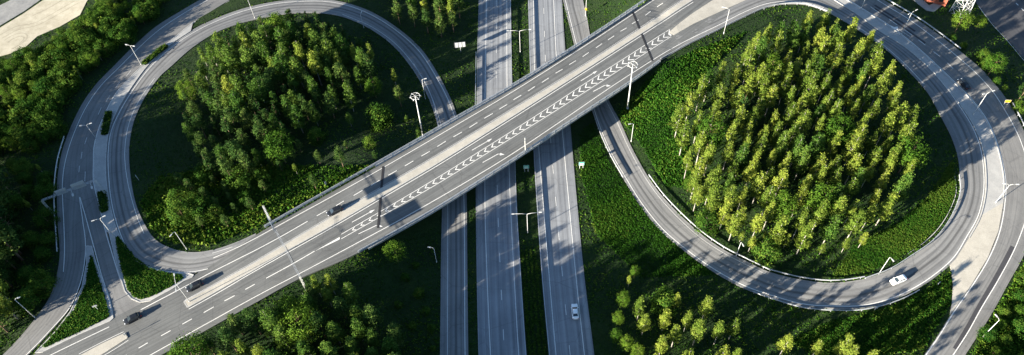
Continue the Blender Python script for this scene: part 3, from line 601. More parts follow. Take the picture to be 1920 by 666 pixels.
# ------------------------------------------------------------------ the bridge
def cut(pts_px, lo=-2.5, hi=2.5, n_=400):
    P = on_many(catmull(pts_px, n_), lambda x, y: z_ov(x, y)); s1 = side(J1, P[:, 0], P[:, 1]); s2 = side(J2, P[:, 0], P[:, 1])
    return P[(s1 > lo) & (s2 < hi)]
BRL = cut([(480, 440), (640, 350), (724, 302), (842, 234), (960, 166), (1080, 91), (1214, 2), (1300, -60)]); BRR = cut([(560, 524), (660, 480), (740, 436), (820, 390), (890, 346), (960, 301), (1080, 221), (1174, 159), (1234, 116), (1290, 76)])
BRL = catmull(BRL, 70); BRR = catmull(BRR, 70)
br = thing('overpass_bridge', ((BRL + BRR).mean(0) / 2)[:2].tolist() + [0.0], 'long concrete road bridge crossing diagonally over the motorway', 'bridge')
b0 = np.array(br.location)
def section(prof, name, m):
    """prof: list of (t across 0..1 shifted in metres, z below deck); closed loft along the bridge"""
    V = []; F = []; k = len(prof)
    for i in range(70):
        d = BRR[i] - BRL[i]; w = np.linalg.norm(d[:2]); d = d / w
        for base, off, z in prof:
            p = (BRL[i] if base == 0 else BRR[i]) + d * off; V.append((p[0] - b0[0], p[1] - b0[1], z_ov(p[0], p[1]) + z))
    for i in range(69):
        for a in range(k): F.append((i * k + a, i * k + (a + 1) % k, (i + 1) * k + (a + 1) % k, (i + 1) * k + a))
    F += [tuple(range(k))[::-1], tuple(69 * k + a for a in range(k))]
    return link(name, new_mesh(name, V, F, m), br)
section([(0, -.6, -.12), (1, .6, -.12), (1, .6, -.5), (1, -1.6, -.75), (1, -2.6, -1.75), (0, 2.6, -1.75), (0, 1.6, -.75), (0, -.6, -.5)], 'deck', M_CONC)
section([(0, -.62, -.5), (0, -.62, .22), (0, .05, .22), (0, .05, -.2)], 'edge_beam', M_CONC)
section([(1, .62, -.2), (1, .62, .22), (1, -.05, .22), (1, -.05, -.5)][::-1], 'edge_beam', M_CONC)
for J in (J1, J2):
    P = np.array([J[0] + (J[1] - J[0]) * t for t in np.linspace(.015, .985, 24)]); T = (J[1] - J[0]) / np.linalg.norm(J[1] - J[0]); N = np.array([-T[1], T[0]])
    # keep inside the road edges
    V = []; F = []
    for p in P:
        for q in (-.36, .36):
            v = p + N * q; V.append((v[0] - b0[0], v[1] - b0[1], z_ov(*v) + .052))
    F = [(2 * i, 2 * i + 2, 2 * i + 3, 2 * i + 1) for i in range(23)]
    link('expansion_joint', new_mesh('expansion_joint', V, F, M_JOINT), br)
# abutments and piers
def on_deck(t, s):   # t along 0..1, s across 0..1
    i = t * 69; a = int(min(68, i)); u = i - a; L_ = BRL[a] * (1 - u) + BRL[a + 1] * u; R_ = BRR[a] * (1 - u) + BRR[a + 1] * u; return L_ * (1 - s) + R_ * s
for J, sg in ((J1, 1), (J2, -1)):
    T = (J[1] - J[0]); Ln = np.linalg.norm(T); T /= Ln; N = np.array([-T[1], T[0]]);
    if N @ _ovd[:2] * sg < 0: N = -N
    c_ = (J[0] + J[1]) / 2 + N * 2.2; rz = math.atan2(T[1], T[0])
    MB().box((c_[0] - b0[0], c_[1] - b0[1], 2.4), (Ln - 1.0, 1.6, 7.2), rz).build('abutment', M_CONC, br)
for px, py in ((884, 300), (981, 240), (1083, 170)):
    p = on(px, py, H)
    for s_ in (-6.5, 0, 6.5):
        q = p[:2] + np.array([-_ovd[1], _ovd[0]]) * s_; mb = MB(); mb.tube([(q[0] - b0[0], q[1] - b0[1], -.4), (q[0] - b0[0], q[1] - b0[1], float(z_ov(*q)) - 1.7)], .55, 10); mb.build('pier', M_CONC, br, True)

# ------------------------------------------------------------------ guard rails
POST = MB().box((0, 0, .3), (.14, .1, .9)).mesh('post', M_STEEL)
def guardrail(px, label, surf=H, side_off=0.0, h=.72, tall=False, spacing=4.0, group='steel guard rails', world=None):
    P = on_many(catmull(px, 160), surf) if world is None else np.asarray(world)
    n_ = max(3, int(arclen(P[:, :2])[-1] / 2.0)); P2 = catmull(P[:, :2], n_); z = surf(P2[:, 0], P2[:, 1])
    o = thing('guardrail', (*P2[0], z[0]), label, 'guardrail', group); b_ = np.array([*P2[0], z[0]])
    T = np.gradient(P2, axis=0); T /= np.linalg.norm(T, axis=1)[:, None]; N = np.stack([-T[:, 1], T[:, 0]], 1)
    def rail(zc, hh, w):
        V = []; F = []
        prof = [(-w / 2, -hh / 2), (w / 2, -hh / 2), (w * .2, -hh / 4), (w / 2, 0), (w * .2, hh / 4), (w / 2, hh / 2), (-w / 2, hh / 2)]; k = len(prof)
        for i in range(n_):
            for a, zz in prof: q = P2[i] + N[i] * a; V.append((q[0] - b_[0], q[1] - b_[1], z[i] + zc + zz - b_[2]))
        for i in range(n_ - 1):
            for a in range(k): F.append((i * k + a, i * k + (a + 1) % k, (i + 1) * k + (a + 1) % k, (i + 1) * k + a))
        F += [tuple(range(k))[::-1], tuple((n_ - 1) * k + a for a in range(k))]
        link('rail', new_mesh('rail', V, F, M_STEEL), o)
    rail(h, .34, .16)
    if tall: rail(h + .55, .12, .14); rail(h - .42, .12, .1)
    s = arclen(P2)
    for k in np.arange(.5, s[-1], spacing):
        q = [np.interp(k, s, P2[:, 0]), np.interp(k, s, P2[:, 1]), np.interp(k, s, z)]; i = int(np.argmin(np.abs(s - k)))
        po = link('post', POST, o, np.array(q) - b_); po.rotation_euler = (0, 0, math.atan2(T[i, 1], T[i, 0]))
        if tall: po.scale = (1, 1, 1.55)
GR = 'steel guard rails along the roads'
bro = np.array([-_ovd[1], _ovd[0]])
sfb = lambda x, y: S_ov(x, y) + .2 * bridge_w(x, y)
guardrail([(497, 428), (560, 392), (640, 347), (724, 299), (842, 231), (960, 163), (1080, 88), (1214, -1), (1300, -63)], 'steel rail along the upper edge of the overpass', sfb, tall=True, group=None, spacing=3)
guardrail([(672, 475), (740, 438), (820, 392), (890, 348), (960, 303), (1080, 223), (1174, 161), (1236, 117)], 'steel rail along the lower edge of the overpass', sfb, tall=True, group=None, spacing=3)
guardrail([(1238, 113), (1300, 80), (1342, 60), (1388, 37), (1439, 15), (1474, 9), (1510, 10), (1530, 16), (1558, 27)], 'steel guard rail curving above the right birch grove', H, group=None)
guardrail([(957, -100), (957, 0), (960, 159), (965, 270), (968, 380), (975, 500), (986, 663), (996, 780)], 'guard rail on the left side of the motorway median', H, group=None)
guardrail([(987, -100), (991, 0), (995, 138), (1000, 260), (1007, 380), (1016, 510), (1030, 663), (1042, 780)], 'guard rail on the right side of the motorway median', H, group=None)
guardrail([(893, 100), (891.5, 198)], 'short guard rail left of the motorway above the bridge', H, group=None)
guardrail([(122, 258), (110, 300), (104, 345), (104, 400), (107, 440), (109, 474)], 'guard rail on the outer side of the left ramp', H, group=None)
guardrail([(1410, 549), (1440, 560), (1505, 579), (1565, 584), (1615, 583), (1667, 571), (1700, 558), (1722, 546)], 'guard rail along the bottom of the right loop', H, group=None)
guardrail([(1620, 524), (1668, 506), (1708, 481), (1744, 456), (1769, 428), (1789, 393), (1799, 360), (1797, 330)], 'guard rail on the inner right side of the right loop', H, group=None)
guardrail([(1440, 507), (1495, 521), (1550, 528), (1590, 526), (1620, 521)], 'guard rail on the inner bottom side of the right loop', H, group=None)
guardrail([(1216, 330), (1242, 365), (1281, 406), (1321, 441), (1361, 468), (1401, 488), (1440, 507)], 'guard rail on the inner left side of the right loop', H, group=None)
guardrail([(1109, 205), (1123, 246), (1143, 291), (1168, 335)], 'short guard rail left of the right loop by the bridge', H, group=None)
guardrail([(1654, -3), (1720, 36), (1760, 64), (1800, 94)], 'guard rail on the outer side of the right ramp at top', H, group=None)
guardrail([(1897, 196), (1916, 232), (1930, 262)], 'guard rail end on the right ramp by the yellow sign', H, group=None)
guardrail([(776, 122), (803, 168), (818, 214), (823, 243)], 'guard rail on the inner side of the left loop by the bridge', H, group=None)

# ------------------------------------------------------------------ street lamps
def lamp(base_px, label, h=10.0, arms=((1, 0, 1.9),), surf=H, group='single headed street lamps', name='street_lamp'):
    p = on(*base_px, surf); o = thing(name, p, label, 'street lamp', group)
    MB().tube([(0, 0, -.3), (0, 0, h * .5), (0, 0, h)], [.095, .08, .055], 8).build('pole', M_LAMP, o, True)
    MB().tube([(0, 0, -.3), (0, 0, .55)], [.15, .15], 8).build('base_collar', M_LAMP, o)
    for ax_, ay_, ln in arms:
        d = np.array([ax_, ay_]); d = d / np.linalg.norm(d); e = np.array([d[0] * ln, d[1] * ln, h + .35])
        MB().tube([(0, 0, h - .05), (d[0] * ln * .4, d[1] * ln * .4, h + .28), e], [.055, .05, .04], 6).build('arm', M_LAMP, o, True)
        hd = MB(); hd.bar(e - np.array([d[0] * .1, d[1] * .1, 0]), e + np.array([d[0] * .75, d[1] * .7, .04]), .27, .13); hd.build('lamp_head', M_LAMP, o)
    return o
MWD = np.array([1.0, 0.0])
lamp((975.5, 97.6), 'double armed median lamp beyond the overpass', 9.8, ((-1, .02, 3.6), (1, .02, 3.2)), group='double armed motorway lamps')
lamp((989.5, 436.7), 'double armed median lamp nearer than the overpass', 9.8, ((-1, .02, 3.6), (1, .02, 3.4)), group='double armed motorway lamps')
G2 = 'double headed ramp lamps'
lamp((265, 122), 'double headed lamp by the topmost left hedge', 9, ((-1, .3, 1.0), (1, -.4, 1.2)), group=G2)
lamp((180, 260), 'double headed lamp by the middle left hedge', 6.5, ((-1, -.2, 1.2), (1, .3, 1.0)), group=G2)
lamp((215, 445), 'double headed lamp at the top of the left grass island', 9.5, ((-1, -.45, 1.4), (1, .5, 1.0)), group=G2)
lamp((355.7, 566), 'double headed lamp on the overpass median near a black car', 10.2, ((-.3, 1.0, 2.2), (.3, -1.0, 2.2)), S_ov, G2)
lamp((1690, 65), 'double headed lamp on the right ramp median by the white arrow', 9.5, ((1, .5, 1.6), (-.8, -.5, 1.2)), group=G2)
lamp((1615, 16), 'double headed lamp at the top of the right ramp median', 9.5, ((1, .5, 1.4), (-.8, -.5, 1.2)), group=G2)
lamp((1825, 215), 'double headed lamp on the right median below the black car', 9.5, ((1, .3, 1.8), (-1, -.3, 1.0)), group=G2)
lamp((1867, 380), 'double headed lamp on the pale right median', 8.5, ((1, -.1, 1.6), (-1, .2, 1.2)), group=G2)
G1 = 'single headed street lamps'
lamp((350, 467), 'single lamp inside the bottom of the left loop', 9, ((-.4, -.8, 1.2),))
lamp((65, 595), 'single lamp beside the ramp at the bottom left', 10, ((.6, .2, .8),))
lamp((797.5, 185), 'single lamp inside the left loop near the bridge', 8.8, ((1, .2, .8),))
lamp((682, 52), 'single lamp behind the left loop at the top', 6, ((.3, 1, .8),))
lamp((1183.5, 265), 'single lamp beside the right loop below the bridge', 8.4, ((-1, -.2, .9),))
lamp((477.7, 33.6), 'single lamp rising out of the left grove', 8.0, ((-.4, 1, 1.0),))
lamp((1357, 63), 'single lamp behind the rail above the right grove', 10.5, ((-1, .5, 1.8),))
lamp((1648, 513), 'single lamp in the grass inside the right loop by the white car', 8.5, ((.3, -1, .9),))
lamp((1842, 632), 'single lamp in the bushes at the bottom right', 9.5, ((-.4, 1, .9),))
lamp((1380, 480), 'single lamp inside the bottom left of the right loop', 7.2, ((.2, -1, .9),))
lamp((819, 492), 'single lamp in the dark verge left of the motorway', 7.6, ((-1, .2, .9),))
lamp((1098, 30), 'thin post with a yellow box by the ramp above the bridge', 9, ((.2, 1, .8),), group=None, name='camera_post')
def mast(base_px, label, h):
    p = on(*base_px); o = thing('high_mast_lamp', p, label, 'mast', 'tall ring topped masts')
    MB().tube([(0, 0, -.5), (0, 0, h * .5), (0, 0, h)], [.24, .18, .11], 10).build('pole', M_LAMP, o, True)
    MB().tube([(0, 0, -.3), (0, 0, .8)], [.4, .34], 10).build('base_collar', M_LAMP, o)
    ring = MB(); ring.tube([(1.4 * math.cos(a), 1.4 * math.sin(a), h - .1) for a in np.linspace(0, 2 * math.pi, 25)], .06, 6, False); ring.build('ring', M_LAMP, o, True)
    for k in range(6):
        a = k * math.pi / 3 + .2; MB().bar((0, 0, h), (1.4 * math.cos(a), 1.4 * math.sin(a), h - .1), .07, .06).build('spoke', M_LAMP, o)
        MB().box((1.5 * math.cos(a), 1.5 * math.sin(a), h - .26), (.42, .28, .16), a).build('lamp_head', M_LAMP, o)
    return o
mast((794, 259), 'tall ring topped mast left of the motorway above the overpass', 19.8); mast((1176.6, 204.8), 'tall ring topped mast below the right end of the bridge', 20.4)

# ------------------------------------------------------------------ sign gantries
M_SIGNW = plain('sign_back_aluminium', (.42, .44, .45), .4, .3, .08, 2)
M_SIGNB = plain('sign_face_blue', (.02, .06, .16), .5)
M_SIGNG = plain('sign_face_green', (.01, .30, .20), .45)
M_SIGNY = plain('sign_face_yellow', (.72, .46, .02), .5)
def truss(mb, a, b_, w, step=1.2, r=.045):
    a = np.asarray(a, float); b_ = np.asarray(b_, float); d = b_ - a; L_ = np.linalg.norm(d); d /= L_
    up = np.array([0, 0, 1.0]) if abs(d[2]) < .9 else np.array([0, 1.0, 0]); s_ = np.cross(d, up); s_ /= np.linalg.norm(s_); u_ = np.cross(s_, d)
    k = max(2, int(L_ / step)); cor = [(-1, -1), (1, -1), (1, 1), (-1, 1)]
    for q, t in cor: mb.bar(a + (s_ * q + u_ * t) * w / 2, b_ + (s_ * q + u_ * t) * w / 2, r * 2, r * 2)
    for i in range(k):
        for f in range(4):
            c1, c2 = cor[f], cor[(f + 1) % 4]; p = a + d * L_ * i / k + (s_ * c1[0] + u_ * c1[1]) * w / 2; q_ = a + d * L_ * (i + 1) / k + (s_ * c2[0] + u_ * c2[1]) * w / 2
            mb.bar(p, q_, r * 1.3, r * 1.3)
def gantry(A, B, h, label, panels, arms=(), lift=.1):
    """A, B: feet (world); beam at height h over the feet"""
    o = thing('sign_gantry', A, label, 'gantry'); a0 = np.asarray(A); top = max(A[2], B[2]) + h
    for P_ in (A, B):
        mb = MB(); truss(mb, (P_[0] - a0[0], P_[1] - a0[1], P_[2] - a0[2] - .2), (P_[0] - a0[0], P_[1] - a0[1], top - a0[2]), .36, 1.6, .026); mb.build('leg', M_LAMP, o)
    mb = MB(); pa_, pb_ = np.array([0, 0, top - a0[2]]), np.array([B[0] - a0[0], B[1] - a0[1], top - a0[2]]); truss(mb, pa_, pb_, .4, 1.6, .026); mb.build('beam', M_STEEL, o)
    d = (pb_ - pa_)[:2]; L_ = np.linalg.norm(d); d = d / L_; nn = np.array([-d[1], d[0]]); rz = math.atan2(d[1], d[0])
    for t, w, hh, sg, mface, tilt in panels:
        c_ = pa_[:2] + d * L_ * t + nn * sg * .38; s_ = MB(); s_.box((0, 0, 0), (w, .07, hh)); so = s_.build('sign_panel', M_DARKST if lift > .5 and t > .5 else M_SIGNW, o); so.location = (*c_, top - a0[2] + lift); so.rotation_euler = (tilt, 0, rz)
        fc = MB(); fc.box((0, sg * .055, 0), (w - .15, .02, hh - .15)); fc.build('sign_face', mface, so)
        for k in np.linspace(-.42, .42, 6): MB().box((k * w, -sg * .07, 0), (.06, .07, hh)).build('stiffener', M_STEEL, so)
    for t, ln, sg in arms:
        c_ = pa_[:2] + d * L_ * t; e = c_ + nn * sg * ln; mb = MB(); mb.tube([(*c_, top - a0[2] - .3), (*e, top - a0[2] - .7)], .06, 6); mb.box((*e, top - a0[2] - .75), (.5, .9, .22), rz); mb.build('light_arm', M_LAMP, o)
    return o
hA, hB = at(493, 386, 14.1), at(562, 519, 14.1); zA = float(S_ov(hA[0], hA[1])); zB = float(H(hB[0], hB[1]))
gantry(np.array([hA[0], hA[1], zA]), np.array([hB[0], hB[1], zB]), 14.1 - max(zA, zB), 'slim truss sign gantry spanning the overpass', [(.28, 4.4, 2.5, -1, M_SIGNB, 0), (.72, 4.6, 2.5, 1, M_SIGNB, 0)], (), .55)
hA, hB = at(78, 376, 12.2), at(178, 338, 12.2); zA = float(H(hA[0], hA[1])); zB = float(H(hB[0], hB[1]))
gantry(np.array([hA[0], hA[1], zA]), np.array([hB[0], hB[1], zB]), 12.2 - max(zA, zB), 'lattice sign gantry over the shaded left ramp', [(.37, 3.0, 2.2, 1, M_SIGNB, 0.0), (.69, 3.6, 2.6, 1, M_SIGNB, 0.0)], [(.54, 1.6, -1), (.90, 1.6, -1)])

# ------------------------------------------------------------------ road signs
def road_sign(px, label, w, h, zb, face, rz, front, posts=2, surf=H, stripes=(), back_grid=False, name='road_sign', tilt=0):
    p = on(*px, surf); o = thing(name, p, label, 'sign', None, rz)
    for k in ([-.3 * w, .3 * w] if posts == 2 else [0]): MB().tube([(k, .08, -.3), (k, .08, zb + h)], .07, 6).build('post', M_LAMP, o)
    pn = MB().box((0, 0, zb + h / 2), (w, .06, h)).build('panel', M_SIGNW, o)
    if front: MB().box((0, -.04, zb + h / 2), (w - .14, .02, h - .14)).build('face', face, pn)
    for zc, ww, hh in stripes: MB().box((0, -.054, zb + h * zc), (ww, .012, hh)).build('marking', M_WHITE, pn)
    if back_grid:
        for k in (-.48, -.17, .17, .48): MB().box((k * w, -.06, zb + h / 2), (.09, .09, h)).build('stiffener', M_DARKST, pn)
        for k in (.02, .34, .66, .98): MB().box((0, -.063, zb + h * k), (w, .07, .09)).build('stiffener', M_STEEL, pn)
    return o
road_sign((987, 322), 'green sign with white bands in the motorway median below the bridge', 1.7, 1.6, 1.6, M_SIGNG, 0, True, stripes=((.52, 1.1, .42), (.14, 1.0, .25)))
road_sign((1090, 316), 'green sign with white bands on the verge right of the motorway', 1.7, 1.6, 1.6, M_SIGNG, 0, True, stripes=((.52, 1.2, .42), (.14, 1.1, .3)))
road_sign((864, 97), 'large pale sign seen from behind on the dark verge', 3.8, 2.2, 2.2, M_SIGNW, .06, False, 1, back_grid=True)
road_sign((1885, 197), 'yellow sign on two posts beside the right ramp', 1.7, 1.1, 1.2, M_SIGNY, -.15, True)
road_sign((985.5, 284), 'tall narrow sign seen edge on at the lower bridge rail', 1.6, 4.2, 1.6, M_SIGNW, math.radians(86), False, 2, S_ov, back_grid=True)
road_sign((239.5, 632), 'round sign on a post at the bottom left median nose', .7, .7, 1.4, M_SIGNB, math.radians(215), True, 1, S_ov)
road_sign((184, 581), 'small pale sign post in the triangular grass island', 1.2, .6, 1.8, M_SIGNW, math.radians(20), False, 1)
road_sign((1758, 443 + 92), 'small pale marker sign at the grassy gore edge of the right loop', .7, .7, 1.0, M_SIGNW, math.radians(30), False, 1)
road_sign((1640, 582), 'small pale marker sign on the bottom guard rail of the right loop', .8, .7, 1.0, M_SIGNW, math.radians(10), False, 1)
road_sign((260, 338), 'small greenish sign just inside the left loop', .8, .7, 1.6, M_SIGNG, math.radians(-60), True, 1)
road_sign((612, 348), 'leaning pale post board in the verge above the overpass', .5, 1.6, .3, M_SIGNW, math.radians(40), False, 1)
# yellow box on the thin post
cp = [o for o in COL.objects if o.name == 'camera_post'][0]; MB().box((0, 0, 3.2), (.6, .5, .8)).build('yellow_box', M_SIGNY, cp)

# ------------------------------------------------------------------ cars
def carpaint(name, col):
    m, nt, b = mat(name); b.inputs['Base Color'].default_value = (*col, 1); b.inputs['Roughness'].default_value = .28; b.inputs['Specular IOR Level'].default_value = .3; b.inputs['Coat Weight'].default_value = .15
    return m
M_BLACK = carpaint('black_car_paint', (.012, .014, .018)); M_WCAR = carpaint('white_car_paint', (.75, .76, .76)); M_DGREY = carpaint('dark_grey_car_paint', (.014, .016, .02))
M_GLASS, _nt, _b = mat('car_glass'); _b.inputs['Base Color'].default_value = (.02, .028, .035, 1); _b.inputs['Roughness'].default_value = .06; _b.inputs['Specular IOR Level'].default_value = .8
M_TYRE = plain('tyre_rubber', (.015, .015, .015), .9); M_RIM = plain('alloy_rim', (.5, .5, .5), .35, .7); M_RED = plain('tail_lamp_red', (.35, .01, .01), .4); M_HEAD = plain('headlamp_glass', (.75, .76, .78), .15)
def car(px, head_px, label, paintm, style='hatch', surf=H):
    p = on(*px, surf); q = on(*head_px, surf); rz = math.atan2(q[1] - p[1], q[0] - p[0]); o = thing('car', (p[0], p[1], p[2] + .02), label, 'car', 'cars on the roads', rz)
    Lc, Wc = 4.6, 1.84
    # body: stations along x (front is +x): half width, sill z, shoulder z
    st = [(-2.30, .70, .42, .78), (-2.22, .82, .30, .92), (-1.9, .90, .24, .96), (-1.0, .92, .22, .95), (0, .92, .22, .93), (.85, .92, .22, .92), (1.4, .90, .22, .86), (1.95, .86, .26, .78), (2.22, .74, .32, .66), (2.30, .60, .42, .56)]
    V = []; F = []
    for x, w, zl, zh in st:
        V += [(x, -w * .94, zl), (x, -w, zl + (zh - zl) * .45), (x, -w * .97, zh - .07), (x, -w * .86, zh), (x, 0, zh + .03), (x, w * .86, zh), (x, w * .97, zh - .07), (x, w, zl + (zh - zl) * .45), (x, w * .94, zl)]
    k = 9
    for i in range(len(st) - 1):
        for a in range(k): F.append((i * k + a, (i + 1) * k + a, (i + 1) * k + (a + 1) % k, i * k + (a + 1) % k))
    F += [tuple(range(k)), tuple((len(st) - 1) * k + a for a in range(k))[::-1]]
    link('body', new_mesh('body', V, F, paintm, smooth=True), o)
    xr = -2.02 if style == 'wagon' else (-1.75 if style == 'hatch' else -1.25); rb = xr - (.12 if style != 'sedan' else .55); rt = xr + .28
    zt = 1.50 if style != 'sedan' else 1.42
    # cabin: greenhouse with pillars, roof on top, glass set 4 mm proud
    bot = [(rb, .80), (1.18, .80)]; top = [(rt, .60), (.35, .62)]
    cab = MB(); V = [(rb, -.80, .9), (1.18, -.80, .88), (1.18, .80, .88), (rb, .80, .9), (rt, -.60, zt), (.32, -.62, zt), (.32, .62, zt), (rt, .60, zt)]
    cab.add(V, [(0, 1, 5, 4), (1, 2, 6, 5), (2, 3, 7, 6), (3, 0, 4, 7), (4, 5, 6, 7)]); cab.build('cabin', paintm, o)
    rf = MB(); rf.add([(rt - .03, -.63, zt + .005), (.36, -.65, zt + .005), (.36, .65, zt + .005), (rt - .03, .63, zt + .005), (rt + .15, -.5, zt + .06), (.2, -.5, zt + .06), (.2, .5, zt + .06), (rt + .15, .5, zt + .06)], [(4, 5, 6, 7), (0, 1, 5, 4), (1, 2, 6, 5), (2, 3, 7, 6), (3, 0, 4, 7)]); rf.build('roof', paintm, o)
    def pane(name, quad, s0, s1, t0, t1, push):
        a, b_, c_, d_ = [np.array(V[i], float) for i in quad]
        f = lambda s, t: (a * (1 - s) + b_ * s) * (1 - t) + (d_ * (1 - s) + c_ * s) * t
        nr = np.cross(b_ - a, d_ - a); nr /= np.linalg.norm(nr); Q = [f(s0, t0) + nr * push, f(s1, t0) + nr * push, f(s1, t1) + nr * push, f(s0, t1) + nr * push]
        MB().add(Q, [(0, 1, 2, 3)]).build(name, M_GLASS, o)
    pane('windscreen', (1, 2, 6, 5), .05, .95, .06, .95, .008); pane('rear_window', (3, 0, 4, 7), .06, .94, .15, .93, .008)
    for quad in ((0, 1, 5, 4), (2, 3, 7, 6)):
        for s0, s1 in ((.06, .48), (.52, .93)): pane('side_window', quad, s0, s1, .16, .9, .008)
    for x in (-1.42, 1.42):
        for s_ in (-1, 1):
            w = MB(); w.tube([(x, s_ * .70, .33), (x, s_ * .94, .33)], .33, 14); wo = w.build('wheel', M_TYRE, o); r = MB(); r.tube([(x, s_ * .93, .33), (x, s_ * .955, .33)], .2, 10); r.build('rim', M_RIM, wo)
    for s_ in (-1, 1):
        MB().box((2.16, s_ * .62, .66), (.22, .34, .13)).build('headlight', M_HEAD, o); MB().box((-2.27, s_ * .68, .80), (.12, .24, .2)).build('taillight', M_RED, o)
        MB().box((.95, s_ * 1.0, .95), (.14, .2, .14)).build('wing_mirror', paintm, o)
    return o
car((250, 599), (226, 611), 'black car passing the triangular grass island at bottom left', M_BLACK, 'hatch', S_ov)
car((366, 538), (342, 550), 'black car on the overpass beside the left grass island', M_BLACK, 'hatch', S_ov)
car((628, 398), (606, 409), 'dark estate car on the overpass right of the gantry', M_DGREY, 'wagon', S_ov)
car((1683, 527), (1662, 536), 'white hatchback on the bottom of the right loop', M_WCAR, 'hatch')
car((1078, 586), (1075.5, 560), 'white saloon on the motorway near the bottom edge', M_WCAR, 'sedan')
car((1806, 160), (1794, 146), 'black car on the shaded right ramp', M_BLACK, 'sedan')

# ------------------------------------------------------------------ house and pylon at the top right
M_BRICK = plain('red_brick_wall', (.26, .075, .045), .9, 0, .25, 3); M_ROOFG = plain('grey_roof_sheet', (.20, .19, .17), .8, 0, .15, 2); M_CREAM = plain('cream_board', (.50, .42, .30), .85)
hp = on(1752, -1); hs = thing('small_house', hp, 'small red brick house with grey roof at the top right', 'house', None, math.radians(-18))
MB().box((0, 0, 1.3), (7, 5, 3.4)).build('wall', M_BRICK, hs)
MB().add([(-3.9, -2.9, 2.95), (3.9, -2.9, 2.95), (3.9, 2.9, 2.95), (-3.9, 2.9, 2.95), (-3.9, 0, 4.5), (3.9, 0, 4.5)], [(0, 1, 5, 4), (2, 3, 4, 5), (0, 4, 3), (1, 2, 5), (3, 2, 1, 0)]).build('roof', M_ROOFG, hs)
MB().box((-3.53, 0, 1.2), (.06, 1.3, 2.2)).build('door', M_CREAM, hs)
for k in (-1.8, 1.4): MB().box((k, -2.53, 1.8), (1.2, .06, 1.0)).build('window', M_GLASS, hs)
MB().box((1.5, 1.0, 4.4), (.7, .7, 1.2)).build('chimney', M_BRICK, hs)
pb = on(1797, 27); py_ = thing('lattice_pylon', pb, 'pale lattice pylon beside the red house', 'pylon', None, .35)
def pyl(hh): return 1.9 * (1 - hh / 34) + .35
lv = [-.3, 2.6, 5.4, 8.0, 10.5, 13, 15.5, 18, 20.5, 23]; cor = [(-1, -1), (1, -1), (1, 1), (-1, 1)]
for q in cor: MB().bar((q[0] * pyl(0), q[1] * pyl(0), -.3), (q[0] * pyl(23), q[1] * pyl(23), 23), .17, .17).build('leg', M_LAMP, py_)
for a, b_ in zip(lv[:-1], lv[1:]):
    for f in range(4):
        c1, c2 = cor[f], cor[(f + 1) % 4]; mb = MB()
        mb.bar((c1[0] * pyl(a), c1[1] * pyl(a), a), (c2[0] * pyl(b_), c2[1] * pyl(b_), b_), .08, .08); mb.bar((c2[0] * pyl(a), c2[1] * pyl(a), a), (c1[0] * pyl(b_), c1[1] * pyl(b_), b_), .08, .08)
        mb.bar((c1[0] * pyl(b_), c1[1] * pyl(b_), b_), (c2[0] * pyl(b_), c2[1] * pyl(b_), b_), .08, .08); mb.build('brace', M_LAMP, py_)
for hh in (17, 21): MB().bar((-4.5, 0, hh), (4.5, 0, hh), .3, .3).build('cross_arm', M_LAMP, py_)

# ------------------------------------------------------------------ foliage meshes
def leaf_mesh(name, tips, per, spread, size, m, rng, flat=.0, cen=None):
    """leaf clumps round branch tips; every leaf a folded quad"""
    tips = np.asarray(tips); k = len(tips) * per
    c = np.repeat(tips, per, 0) + rng.normal(0, 1, (k, 3)) * np.array([spread, spread, spread * .75])
    cen = tips.mean(0) if cen is None else cen
    nr = (c - cen); nr[:, 2] += .3; nr /= np.maximum(np.linalg.norm(nr, axis=1), 1e-6)[:, None]; nr = nr + rng.normal(0, .5, (k, 3)); nr /= np.linalg.norm(nr, axis=1)[:, None]
    t = np.cross(nr, rng.normal(0, 1, (k, 3))); t /= np.maximum(np.linalg.norm(t, axis=1), 1e-6)[:, None]; b_ = np.cross(nr, t)
    s = size * rng.uniform(.6, 1.35, (k, 1)); a = s * rng.uniform(.55, .9, (k, 1))
    V = np.stack([c - t * s, c - b_ * a + nr * s * .15, c + t * s, c + b_ * a + nr * s * .15], 1).reshape(-1, 3)
    F = np.arange(4 * k).reshape(k, 4)
    tone = np.repeat(np.clip(np.repeat(rng.uniform(.15, .85, len(tips)), per) + rng.normal(0, .16, k), 0, 1), 4)
    return new_mesh(name, V, F, m, attr=tone)
def trunk_mesh(name, h, r0, limbs, m, rng, bend=.25):
    mb = MB(); bx, by = rng.normal(0, bend, 2); pts = [(bx * (t ** 2), by * (t ** 2), -.4 + (h + .4) * t) for t in np.linspace(0, 1, 6)]
    mb.tube(pts, [r0 * (1 - .88 * t) for t in np.linspace(0, 1, 6)], 6)
    for tip in limbs:
        z0 = max(h * .2, tip[2] - np.hypot(tip[0], tip[1]) * rng.uniform(.5, 1.0)); z0 = min(z0, h * .95); t = (z0 + .4) / (h + .4)
        a = np.array([bx * t * t, by * t * t, z0]); tip = np.asarray(tip); mb.tube([a, (a + tip) / 2 + np.array([0, 0, .12]), tip], [r0 * .30 * (1 - t * .7), r0 * .2 * (1 - t * .7), .015], 4, False)
    return mb.mesh(name, m, True)
def crown_tips(h, z0, rmax, prof, k, rng, inner=.35):
    T = []
    while len(T) < k:
        t = rng.uniform(0, 1); r = rmax * prof(t)
        if rng.uniform(0, rmax) > r + .08 * rmax: continue
        q = rng.uniform(0, 2 * math.pi); rr = r * math.sqrt(rng.uniform(inner ** 2, 1)); T.append((rr * math.cos(q), rr * math.sin(q), z0 + (h - z0) * t))
    return np.array(T)
PROTO = {}
